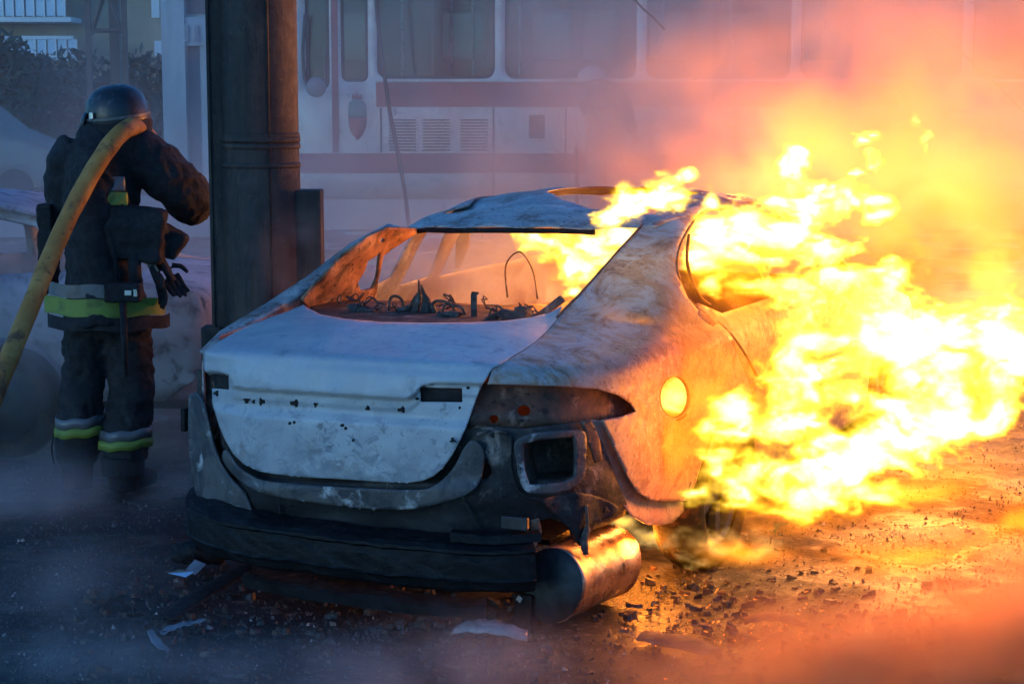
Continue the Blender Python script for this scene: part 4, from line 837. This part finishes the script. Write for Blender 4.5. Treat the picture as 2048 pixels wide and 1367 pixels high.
# second person in the haze by the trolleybus
Dq = 18.6; q0 = float(S(1205., 300., Dq)[0]); zq = 0.30
blk = place('concrete_block', q0, Dq, 'low concrete block under the distant person, hidden in smoke', 'block'); one('block', -.5, .5, -.3, .3, 0, zq, M_con2, blk, .02)
p2 = place('person', q0, Dq, 'distant blurred person in a pale helmet and dark jacket bending in front of the trolleybus', 'person', z=zq)
x2 = lambda px: float(S(np.float64(px), 300., Dq)[0])-q0
z2 = lambda py: zy(float(py), Dq)-zq
b = MB(); b.tube(catmull([(x2(1185), -.05, z2(160)), (x2(1195), 0, z2(172)), (x2(1208), 0, z2(190)), (x2(1212), 0, z2(215)), (x2(1210), 0, z2(250))], 3), [.06]*3+[(.12, .1)]*3+[(.19, .13)]*3+[(.19, .13)]*4, 14)
b.tube([(x2(1180), -.07, z2(150)), (x2(1183), -.08, z2(163))], [(.085, .10), (.07, .09)], 12)
for sgn, lx in ((-1, 1195), (1, 1226)): b.tube([(x2(lx), 0, z2(250)), (x2(lx+sgn*4), -.02, z2(330)), (x2(lx+sgn*6), 0, .05), (x2(lx+sgn*6), -.12, .04)], [.09, .065, .05, .04], 10)
ar = [(x2(1232), 0, z2(190)), (x2(1248), -.1, z2(215)), (x2(1262), -.25, z2(262))]; al_ = [(x2(1192), 0, z2(190)), (x2(1172), -.12, z2(215)), (x2(1180), -.3, z2(235))]
b.tube(ar, [.055, .045, .035], 10); b.tube(al_, [.055, .045, .035], 10); hand(b, ar[2], (.2, -.5, -.7), (-.5, -.4, 0)); hand(b, al_[2], (.6, -.6, -.3), (.2, -.3, -.6))
blob('body', b, M_skin, p2, .014)
M_dj = mat('dark jacket cloth', (.02, .02, .025), .8); M_pt = mat('pale dusty trousers', (.30, .27, .26), .8); M_wh = mat('pale helmet', (.34, .34, .34), .6)
b = MB(); b.tube(catmull([(x2(1196), 0, z2(172)), (x2(1208), 0, z2(188)), (x2(1212), 0, z2(215))], 3), [(.10, .10), (.16, .13), (.2, .15), (.24, .17), (.25, .17), (.25, .17), (.24, .17)], 14); b.tube(ar, [.10, .08, .06], 10); b.tube(al_, [.10, .08, .06], 10)
blob('jacket', b, M_dj, p2, .016, .01, .1)
b = MB(); b.tube([(x2(1210), 0, z2(212)), (x2(1210), 0, z2(258))], [(.22, .15), (.21, .15)], 14)
for sgn, lx in ((-1, 1195), (1, 1226)): b.tube([(x2(lx), 0, z2(245)), (x2(lx+sgn*4), -.02, z2(330)), (x2(lx+sgn*6), 0, .1)], [.12, .10, .085], 12)
blob('trousers', b, M_pt, p2, .018, .01, .1)
MB().lathe([(.145, -.03), (.15, -.01), (.13, .05), (.08, .10), (0, .12)], (x2(1181), -.07, z2(155)), Matrix.Rotation(-.2, 3, 'Y'), 24).build('helmet', M_wh, p2, smooth=True)
tl = MB().tube([wld(*S(1238., 205., Dq-.3)), wld(*S(1275., 285., Dq-.3))], .03, 8).build('hose_nozzle', M_rub, smooth=True); tag(tl, 'dark slanting nozzle pipe held by the distant person', 'nozzle')

# ------------------------------------------------------------------ debris on the ground
def scrap(name, px, py, label, cat, pts, wid, m, z0=.0, th=.004, curl=.0, group=None):
    """bent strip of sheet: centre line in photo pixels on the ground with heights"""
    c_ = catmull([tuple(onZ(float(x), float(y), h_)) for x, y, h_ in pts], 6); v = []; f = []; n = len(c_)
    for i, p in enumerate(c_):
        t_ = c_[min(i+1, n-1)]-c_[max(i-1, 0)]; t_ /= np.linalg.norm(t_); s__ = np.cross(t_, [0, 0, 1.]); s__ /= np.linalg.norm(s__)
        w_ = wid*(math.sin(math.pi*(.12+.8*i/(n-1)))**.5)
        for k in range(5): u = (k-2)/2; v.append(p+s__*u*w_+np.array([0, 0, curl*(1-u*u)+th+.003*math.sin(i*1.7+k)]))
    for i in range(n-1):
        for j in range(4): f.append((i*5+j, i*5+j+1, (i+1)*5+j+1, (i+1)*5+j))
    o = MB().add(v, f).build(name, m, smooth=True); s = o.modifiers.new('s', 'SOLIDIFY'); s.thickness = th; s.offset = 0; tag(o, label, cat, group); return o
M_lens = mat('scorched clear plastic', (.30, .27, .27), .25, 0, [((.08, .06, .06), 9, .55, .1, {})], .002, 30)
M_wplas = mat('pale torn plastic', (.20, .22, .25), .4, 0, [((.12, .12, .14), 12, .58, .08, {})], .002, 40)
scrap('trim_strip', 0, 0, 'curved pale trim piece lying below the hanging silencer', 'trim', [(915, 1268, .015), (950, 1258, .05), (1000, 1262, .05), (1055, 1280, .02)], .055, M_lens, curl=.03)
scrap('plastic_strip', 0, 0, 'pale torn plastic strip on the asphalt at lower left', 'scrap', [(322, 1268, .0), (350, 1254, .01), (380, 1247, .02), (412, 1240, .03)], .022, M_wplas)
scrap('plastic_strip', 0, 0, 'small pale hooked plastic sliver at the lower left, nearest the camera', 'scrap', [(300, 1262, .0), (318, 1290, .012), (338, 1302, .0)], .016, M_wplas)
scrap('metal_strip', 0, 0, 'dark bent sheet leaning from the beam to the asphalt left of the boot', 'scrap', [(330, 1238, .0), (400, 1190, .02), (470, 1150, .05), (500, 1132, .07)], .05, M_soot)
scrap('metal_strip', 0, 0, 'glowing orange shard on the asphalt right of the silencer', 'scrap', [(1490, 1246, .0), (1530, 1238, .02), (1580, 1243, .02), (1610, 1254, .0)], .035, M_char, curl=.02)
scrap('metal_strip', 0, 0, 'flat scorched sheet lying in the orange glare at lower right', 'scrap', [(1290, 1275, .0), (1380, 1290, .03), (1440, 1310, .0)], .07, M_char, curl=.02)
lh = empty('lamp_housing', tuple(onZ(393., 1140.))); tag(lh, 'dark broken lamp housing with a shiny sliver by the left end of the bumper beam', 'lamp')
k = MB(); k.tube([(-.10, 0, .05), (0, .02, .08), (.10, .05, .05)], [(.05, .04), (.07, .05), (.04, .03)], 12); blob('housing', k, M_soot, lh, .008, .01, .04)
MB().add([(-.05, -.12, .012), (.05, -.14, .012), (.07, -.11, .03), (-.02, -.09, .025)], [(0, 1, 2, 3)]).build('reflector', mat('mirror sliver', (.9, .92, .95), .1, .9), lh)
MB().add([(.02, -.10, .03), (.08, -.12, .02), (.09, -.06, .05), (.03, -.05, .06)], [(0, 1, 2, 3)]).build('lens_shard', M_wplas, lh)
bl = empty('battery_box', tuple(onZ(1052., 1262.))); tag(bl, 'small dark box under the bumper beam beside the silencer', 'box')
MB().box((0, 0, .07), (.07, .06, .14)).build('case', M_soot, bl, bevel=.006); MB().box((-.01, -.032, .125), (.02, .006, .02), Matrix.Rotation(.5, 3, 'Y')).build('clip', M_steel, bl)
chunks = MB()
r = nrs
for i in range(800):
    if i < 330: px, py = r.normal(1480, 230), r.normal(1225, 65)
    else: px, py = r.uniform(150, 1100), r.uniform(1150, 1360)
    P = onZ(px, min(max(py, 1100), 1420)); s = r.uniform(.004, .030)*r.uniform(.5, 1.2); n = int(r.randint(4, 8)); tx, ty = r.uniform(-.5, .5, 2)
    ang = np.sort(r.rand(n)*6.28); hgt = s*r.uniform(.06, .30)
    v = [(P[0]+math.cos(a_)*s*r.uniform(.6, 1.2), P[1]+math.sin(a_)*s*r.uniform(.5, 1), -.01) for a_ in ang]; v += [(x*.8+P[0]*.2, y*.8+P[1]*.2, hgt*r.uniform(.7, 1.1)+max(0, (x-P[0])*tx+(y-P[1])*ty)) for x, y, _ in v]
    chunks.add(v, [(j, (j+1) % n, n+(j+1) % n, n+j) for j in range(n)]+[tuple(range(n, 2*n))], int(r.choice([0, 0, 1, 2])))
tag(chunks.build('charred_debris', [M_char, M_rust, M_cap], fix=True), 'heap of charred fragments scattered on the scorched asphalt', kind='stuff')

em = MB()
for i in range(70):
    px, py = (r.normal(1440, 110), r.normal(1262, 32)) if i < 60 else (r.uniform(1500, 2000), r.uniform(1080, 1250))
    P = onZ(px, py); s__ = r.uniform(.002, .008); a_ = r.rand()*3
    em.add([(P[0]+math.cos(a_)*s__*2, P[1]+math.sin(a_)*s__*2, .008), (P[0]-math.sin(a_)*s__, P[1]+math.cos(a_)*s__, .004), (P[0]-math.cos(a_)*s__, P[1]-math.sin(a_)*s__, .010), (P[0]+math.sin(a_)*s__*.6, P[1]-math.cos(a_)*s__, .014)], [(0, 1, 2, 3)])
tag(em.build('fire_glints', mat('emissive fire glint', (.1, .03, .01), .9, emis=((1, .20, .02), 1.1)), fix=False), 'small emissive chips standing in for fire reflections on the scorched asphalt', kind='stuff')  # emissive chips stand in for fire reflected in the debris
# ------------------------------------------------------------------ smoke and flames: volume grids grown from noise round soft blobs
class G:
    def __init__(s, name):
        s.t = bpy.data.node_groups.new(name, 'GeometryNodeTree'); s.t.interface.new_socket('Geometry', in_out='INPUT', socket_type='NodeSocketGeometry'); s.t.interface.new_socket('Geometry', in_out='OUTPUT', socket_type='NodeSocketGeometry')
        s.N = s.t.nodes; s.L = s.t.links; s.out = s.N.new('NodeGroupOutput')
    def put(s, sock, v):
        if hasattr(v, 'is_output'): s.L.new(v, sock)
        else: sock.default_value = v
    def m(s, op, a, b=None, c=None, clamp=False):
        n = s.N.new('ShaderNodeMath'); n.operation = op; n.use_clamp = clamp; s.put(n.inputs[0], a)
        if b is not None: s.put(n.inputs[1], b)
        if c is not None: s.put(n.inputs[2], c)
        return n.outputs[0]
    def v(s, op, a, b=None, out=0, scale=None):
        n = s.N.new('ShaderNodeVectorMath'); n.operation = op; s.put(n.inputs[0], a)
        if b is not None: s.put(n.inputs[1], b)
        if scale is not None: s.put(n.inputs['Scale'], scale)
        return n.outputs['Value'] if op in ('LENGTH', 'DOT_PRODUCT', 'DISTANCE') else n.outputs[0]
    def noise(s, p, scale, detail=4, rough=.55, vec=False, dist=0.):
        n = s.N.new('ShaderNodeTexNoise'); s.L.new(p, n.inputs['Vector']); n.inputs['Scale'].default_value = scale; n.inputs['Detail'].default_value = detail; n.inputs['Roughness'].default_value = rough; n.inputs['Distortion'].default_value = dist
        return n.outputs[1 if vec else 0]
def volume(name, lo, hi, vox, field, material, loc_, rz):
    g = G(name+' field'); p = g.N.new('GeometryNodeInputPosition').outputs[0]; d = field(g, p)
    vc = g.N.new('GeometryNodeVolumeCube'); g.put(vc.inputs['Density'], d); vc.inputs['Min'].default_value = lo; vc.inputs['Max'].default_value = hi
    for ax, i in zip('XYZ', range(3)): vc.inputs['Resolution '+ax].default_value = max(8, int((hi[i]-lo[i])/vox))
    sm_ = g.N.new('GeometryNodeSetMaterial'); sm_.inputs['Material'].default_value = material
    g.L.new(vc.outputs[0], sm_.inputs[0]); g.L.new(sm_.outputs[0], g.out.inputs[0])
    me = bpy.data.volumes.new(name); o = bpy.data.objects.new(name, me); COL.objects.link(o); o.location = loc_; o.rotation_euler = (0, 0, rz)
    me.materials.append(material)
    md = o.modifiers.new('field', 'NODES'); md.node_group = g.t; return o
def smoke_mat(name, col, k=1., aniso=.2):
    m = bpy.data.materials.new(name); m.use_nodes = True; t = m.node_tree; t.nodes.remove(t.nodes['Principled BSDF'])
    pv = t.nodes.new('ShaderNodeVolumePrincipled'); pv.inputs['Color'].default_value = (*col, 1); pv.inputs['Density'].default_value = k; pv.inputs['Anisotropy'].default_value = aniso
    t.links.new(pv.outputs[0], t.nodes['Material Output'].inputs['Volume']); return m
def flame_mat(name, k, hot, cool, absorb=0., tint_=(0, 0, 0)):
    m = bpy.data.materials.new(name); m.use_nodes = True; t = m.node_tree; N = t.nodes; t.nodes.remove(N['Principled BSDF'])
    at = N.new('ShaderNodeAttribute'); at.attribute_name = 'density'
    rp_ = N.new('ShaderNodeValToRGB'); t.links.new(at.outputs['Fac'], rp_.inputs[0]); e = rp_.color_ramp.elements; e[0].position = .08; e[0].color = (*cool, 1); e[1].position = 1.; e[1].color = (1, .72, .24, 1) if hot[1] > .55 else (*hot, 1)
    for ps_, cl in ((.30, (1, hot[1]*.92, hot[2]*.6)), (.62, (1, hot[1]*1.08, hot[2]*2.4))): e_ = e.new(ps_); e_.color = (*cl, 1)
    em = N.new('ShaderNodeEmission'); t.links.new(rp_.outputs[0], em.inputs[0]); pw = N.new('ShaderNodeMath'); pw.operation = 'POWER'; pw.inputs[1].default_value = 2.3; t.links.new(at.outputs['Fac'], pw.inputs[0])
    mu = N.new('ShaderNodeMath'); mu.operation = 'MULTIPLY'; t.links.new(pw.outputs[0], mu.inputs[0]); mu.inputs[1].default_value = k; t.links.new(mu.outputs[0], em.inputs[1])
    if absorb:
        ab = N.new('ShaderNodeVolumeAbsorption'); ab.inputs['Color'].default_value = (*tint_, 1); m3 = N.new('ShaderNodeMath'); m3.operation = 'MULTIPLY'; t.links.new(at.outputs['Fac'], m3.inputs[0]); m3.inputs[1].default_value = absorb
        t.links.new(m3.outputs[0], ab.inputs['Density']); ad = N.new('ShaderNodeAddShader'); t.links.new(em.outputs[0], ad.inputs[0]); t.links.new(ab.outputs[0], ad.inputs[1]); em = ad
    t.links.new(em.outputs[0], t.nodes['Material Output'].inputs['Volume']); m.cycles.volume_sampling = 'MULTIPLE_IMPORTANCE'; return m
def blobs_field(blobs, amp, sc1, warp, soft=1., hard=4., stretch=(1, 1, 1)):
    def f(g, p):
        ps = g.v('MULTIPLY', p, stretch)
        w1 = g.v('SCALE', g.v('SUBTRACT', g.noise(ps, sc1*.7, 3, .6, True), (.5, .5, .5)), scale=warp)
        q = g.v('ADD', p, w1); acc = None
        for (c_, r_) in blobs:
            l = g.v('LENGTH', g.v('MULTIPLY', g.v('SUBTRACT', q, tuple(c_)), tuple(1/x for x in r_))); k = g.m('SUBTRACT', 1., l)
            acc = k if acc is None else g.m('SMOOTH_MAX', acc, k, .12)
        q2 = g.v('MULTIPLY', q, stretch)
        n = g.m('SUBTRACT', g.noise(q2, sc1*1.6, 7, .62, dist=.8), .52)
        rid = g.m('ABSOLUTE', g.m('SUBTRACT', g.noise(g.v('ADD', q2, (5., 3., 1.)), sc1*2.6, 4, .6, dist=1.2), .5))
        a_ = g.m('ADD', acc, g.m('MULTIPLY', n, amp)); a_ = g.m('SUBTRACT', a_, g.m('MULTIPLY', g.m('SUBTRACT', .12, rid), amp*.9))
        d = g.m('MULTIPLY', a_, hard, clamp=True); n3 = g.noise(g.v('ADD', q2, (1., 7., 3.)), sc1*1.1, 6, .65, dist=1.0)
        return g.m('MULTIPLY', d, g.m('ADD', g.m('MULTIPLY', g.m('MULTIPLY', a_, g.m('SUBTRACT', g.m('MULTIPLY', n3, 4.2), 1.25, clamp=True)), soft), .13))
    return f
def px_blob(px, py, D, rx, ry=None, rz=None):
    c_ = S(float(px), float(py), D); s__ = D/3600*1.38; return (c_, (rx*s__, (ry or rx)*s__*.5, (rz or rx)*s__))
lamps = []
def fire_lamp(par, px, py, D, W, r=.12, col=(1, .25, .02)):
    l = bpy.data.lights.new('fire_glow', 'POINT'); l.energy = W; l.color = col; l.shadow_soft_size = r
    o = bpy.data.objects.new('fire_glow', l); COL.objects.link(o); o.location = S(float(px), float(py), D); o.parent = par; return o
ROOT = (tuple(BASE), -YAW)
def flame(name, blobs, vox, k, label, amp=1.5, sc1=6.0, warp=.24, hard=4., soft=1.7, st=(.5, .35, 1.05), hot=(1, .60, .025), cool=(1, .28, .008), absorb=12., tint_=(0, 0, 0)):
    c_ = np.array([b[0] for b in blobs]); r_ = np.array([b[1] for b in blobs]); lo = (c_-r_).min(0)-.12; hi = (c_+r_).max(0)+.12; lo[2] = max(lo[2], .02)
    o = volume(name, tuple(map(float, lo)), tuple(map(float, hi)), vox, blobs_field(blobs, amp, sc1, warp, soft, hard, st), flame_mat(name+' fire', k, hot, cool, absorb, tint_), *ROOT)
    return tag(o, label, 'flame')
B = px_blob
# main jet of flame blowing to the right
main = [B(1465, 815, 6.62, 55, 45, 45), B(1620, 640, 6.95, 80, 40, 70), B(1700, 600, 6.95, 80, 40, 70), B(1392, 985, 6.62, 36, 30, 28), B(1430, 930, 6.62, 50, 45, 55), B(1470, 880, 6.62, 70, 50, 65), B(1480, 980, 6.62, 75, 50, 50), B(1540, 940, 6.65, 95, 60, 70), B(1580, 840, 6.7, 100, 70, 90), B(1600, 1000, 6.7, 120, 60, 45), B(1620, 740, 6.8, 90, 70, 80), B(1690, 930, 6.75, 120, 70, 80), B(1690, 700, 6.8, 105, 80, 110), B(1790, 680, 6.85, 120, 90, 120),
        B(1790, 860, 6.85, 130, 80, 100), B(1740, 990, 6.85, 80, 60, 40), B(1900, 720, 6.9, 130, 90, 130), B(1910, 830, 6.9, 120, 80, 70), B(2010, 710, 6.9, 120, 90, 115), B(2120, 710, 6.9, 140, 90, 120), B(2240, 720, 6.9, 130, 90, 110), B(1770, 570, 6.95, 60, 40, 50)]
f1 = flame('flame', main, .013, 84, 'large white hot jet of flame blowing right from the rear wheel arch')
for a_ in ((1500, 860, 6.42, 16), (1800, 780, 6.8, 26), (2050, 740, 6.9, 24)): fire_lamp(f1, *a_)
up = [B(1560, 565, 7.15, 110, 40, 35), B(1425, 570, 7.2, 30, 30, 40), B(1640, 500, 7.3, 90, 40, 45), B(1500, 500, 7.3, 110, 45, 45), B(1760, 420, 7.5, 40, 30, 25), B(1395, 520, 7.6, 40, 35, 50), B(1430, 480, 7.6, 75, 45, 70), B(1500, 470, 7.6, 90, 50, 75), B(1580, 450, 7.6, 90, 50, 70), B(1620, 400, 7.6, 70, 45, 65), B(1600, 335, 7.6, 40, 30, 50), B(1690, 390, 7.6, 65, 35, 35), B(1745, 400, 7.6, 30, 25, 22),
      B(1640, 480, 7.6, 40, 35, 40), B(1420, 400, 7.6, 25, 25, 40)]
f2 = flame('flame', up, .012, 95, 'bright flame pouring out of the rear door window and over the roof', sc1=6.5, warp=.16)
fire_lamp(f2, 1500, 460, 7.6, 45); 
cab = [B(1060, 480, 7.9, 45, 40, 24), B(1110, 495, 7.8, 60, 40, 38), B(1150, 530, 7.7, 50, 40, 60), B(1185, 490, 7.6, 65, 40, 45), B(1240, 470, 7.5, 55, 40, 40), B(1150, 575, 7.7, 25, 25, 24)]
f3 = flame('flame', cab, .010, 85, 'yellow flame inside the cabin behind the missing rear window', sc1=8, warp=.13)
fire_lamp(f3, 1140, 520, 7.7, 22)
top_ = [B(1215, 440, 7.0, 40, 30, 30), B(1260, 405, 7.0, 55, 35, 40), B(1320, 385, 7.0, 60, 40, 42), B(1370, 350, 7.0, 26, 20, 18)]
f4 = flame('flame', top_, .009, 120, 'white and yellow flame licking out over the right end of the rear roof edge', sc1=8.5, warp=.12)
wisps = [B(1712, 345, 7.6, 16, 14, 20), B(1735, 275, 7.6, 30, 20, 28), B(1745, 310, 7.6, 22, 18, 30)]
flame('flame', wisps, .009, 110, 'small detached yellow flame puff above the roof fire, left of the highest one', sc1=11, warp=.18, amp=2.1)
flame('flame', [B(1828, 242, 7.6, 20, 14, 16), B(1840, 268, 7.6, 16, 12, 24), B(1848, 300, 7.6, 12, 10, 20)], .008, 60, 'highest and faintest detached flame puff at the upper right', sc1=11, warp=.18, amp=2.1)
haze_f = [B(1700, 560, 7.0, 170, 50, 90), B(1480, 570, 7.0, 150, 50, 110), B(1420, 780, 6.6, 150, 40, 170), B(1500, 690, 6.65, 160, 40, 190), B(1330, 880, 6.5, 110, 40, 130), B(1600, 1010, 6.5, 190, 60, 70), B(1850, 980, 6.6, 230, 60, 80), B(1300, 700, 6.7, 130, 30, 130),
          B(1480, 1090, 6.3, 170, 60, 55), B(1800, 1110, 6.2, 260, 80, 60), B(2050, 1050, 6.3, 200, 80, 90), B(1900, 480, 7.4, 240, 60, 130)]
flame('flame', haze_f, .022, 42, 'thin transparent orange flame sheet and hot haze over the rear quarter and door', sc1=2.6, warp=.3, amp=.7, hot=(1, .34, .012), cool=(1, .28, .008), absorb=24, tint_=(1, .50, .12), soft=.9, hard=1.2)
hol = [B(1352, 797, 6.88, 42, 50, 50)]
flame('flame', hol, .010, 48, 'small yellow glow of fire inside the round filler hole', sc1=8, warp=.04, amp=.35)
und = [B(1390, 1085, 6.62, 70, 30, 45), B(1475, 1085, 6.6, 85, 30, 42), B(1240, 1045, 6.9, 40, 30, 16), B(1310, 1075, 7.1, 80, 40, 30), B(1100, 1075, 6.9, 25, 20, 18), B(1400, 1090, 6.9, 70, 40, 45)]
f6 = flame('flame', und, .012, 14, 'low orange flame under the sill beside the silencer', sc1=7, warp=.12, hot=(1, .55, .08), cool=(1, .28, .02), absorb=0)
fire_lamp(f6, 1300, 1075, 6.9, 14, .06); fire_lamp(f6, 1275, 1085, 6.55, 7, .05)
# made-up fire added at the engine bay behind the jet to light the smoke
eng = [B(1750, 640, 9.6, 160, 120, 110), B(1950, 560, 9.8, 180, 120, 130), B(2150, 560, 9.8, 160, 120, 120)]
f7 = flame('flame', eng, .03, 2.5, 'orange flame added at the front of the sedan behind the jet to light the smoke', sc1=3.5, warp=.3, hot=(1, .5, .05), absorb=0)
fire_lamp(f7, 1900, 560, 9.8, 520, .3, (1, .33, .06)); fire_lamp(f7, 1500, 380, 9.6, 120, .2, (1, .33, .06))  # strong lamps added with this fire to brighten the smoke bank

def smoke_field(blobs, sc1, thr, sharp, warp=.8, st=(1, 1, 1)):
    def f(g, p):
        ps = g.v('MULTIPLY', p, st)
        w1 = g.v('SCALE', g.v('SUBTRACT', g.noise(ps, sc1*.6, 3, .5, True), (.5, .5, .5)), scale=warp)
        q = g.v('ADD', p, w1); acc = None
        for (c_, r_, d_) in blobs:
            l = g.v('LENGTH', g.v('MULTIPLY', g.v('SUBTRACT', q, tuple(c_)), tuple(1/x for x in r_))); k = g.m('SUBTRACT', 1., l, clamp=True)
            k = g.m('MULTIPLY', g.m('MULTIPLY', k, k), d_); acc = k if acc is None else g.m('ADD', acc, k)
        n = g.noise(g.v('MULTIPLY', q, st), sc1, 6, .58, dist=.5)
        n = g.m('MULTIPLY', g.m('SUBTRACT', n, thr), sharp, clamp=True)
        return g.m('MULTIPLY', acc, n)
    return f
def smoke(name, blobs, vox, k, label, sc1=.9, thr=.42, sharp=4.2, warp=.8, col=(.86, .86, .88), st=(1, 1, 1), lo=None, hi=None, aniso=.25):
    c_ = np.array([b[0] for b in blobs]); r_ = np.array([b[1] for b in blobs])
    lo = (c_-r_*.95).min(0) if lo is None else np.array(lo); hi = (c_+r_*.95).max(0) if hi is None else np.array(hi); lo[2] = max(lo[2], .0)
    o = volume(name, tuple(map(float, lo)), tuple(map(float, hi)), vox, smoke_field(blobs, sc1, thr, sharp, warp, st), smoke_mat(name+' air', col, k, aniso), *ROOT)
    return tag(o, label, kind='stuff')
def Q(px, py, D, rx, ry, rz, d): c_ = S(float(px), float(py), D); return (c_, (rx, ry, rz), d)
# the bank of smoke between the wreck and the street behind
back = [Q(1250, 400, 15, 10, 5, 4.2, .62), Q(700, 420, 13.5, 4, 2.6, 1.6, .30), Q(1350, 380, 13, 3.4, 2.6, 2.2, 1.2), Q(1750, 330, 13, 3.4, 3, 3.0, 1.6), Q(2100, 350, 12.5, 3.2, 3, 3.4, 1.4), Q(300, 560, 14, 4.5, 3, 1.6, .45), Q(60, 420, 17, 4, 3, 1.4, .22), Q(1300, 700, 12, 4, 2, 1.5, .6)]
smoke('smoke', back, .15, 1.0, 'bank of smoke drifting between the wreck and the trolleybus', col=(.91, .82, .76), lo=(-6.2, 10.9, 0), hi=(7.5, 19.8, 5.5))
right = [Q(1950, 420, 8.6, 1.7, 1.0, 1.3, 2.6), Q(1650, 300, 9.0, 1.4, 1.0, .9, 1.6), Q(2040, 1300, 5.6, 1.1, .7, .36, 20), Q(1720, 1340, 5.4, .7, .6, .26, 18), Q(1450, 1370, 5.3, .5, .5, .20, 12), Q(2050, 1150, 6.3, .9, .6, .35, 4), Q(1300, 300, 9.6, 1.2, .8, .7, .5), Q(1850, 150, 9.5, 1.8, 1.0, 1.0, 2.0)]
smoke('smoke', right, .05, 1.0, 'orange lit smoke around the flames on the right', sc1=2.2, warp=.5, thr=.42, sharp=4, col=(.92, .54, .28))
left = [Q(60, 700, 9.25, 1.5, .6, 1.1, 5), Q(380, 700, 9.25, 1.2, .45, 1.1, 5), Q(60, 1000, 8.0, 1.1, .9, .35, 3), Q(330, 975, 8.4, .9, .6, .28, 1.6), Q(150, 1180, 6.4, .8, .6, .22, 2.2), Q(430, 1340, 5.5, .7, .6, .20, 3.5), Q(850, 1345, 5.4, .9, .6, .20, 4), Q(100, 1330, 5.6, .6, .5, .2, 2), Q(200, 480, 9.35, 1.7, .4, .9, .9)]
smoke('smoke', left, .055, 1.0, 'blue smoke creeping low round the firefighter and over the asphalt', sc1=2.0, warp=.4, thr=.38, sharp=3.2)
wsp = [Q(590, 490, 7.7, .30, .2, .26, 2.2), Q(560, 560, 7.7, .22, .15, .16, 1.5), Q(1150, 640, 6.3, .5, .18, .32, .9), Q(900, 540, 8.3, .8, .7, .4, 6), Q(1080, 540, 8.2, .6, .6, .4, 6), Q(1100, 740, 6.1, .4, .15, .15, .7)]
smoke('smoke', wsp, .03, 1.0, 'thin wisps of smoke rising off the roof pillar and boot of the sedan', sc1=4.5, warp=.22, thr=.40, sharp=3.5)
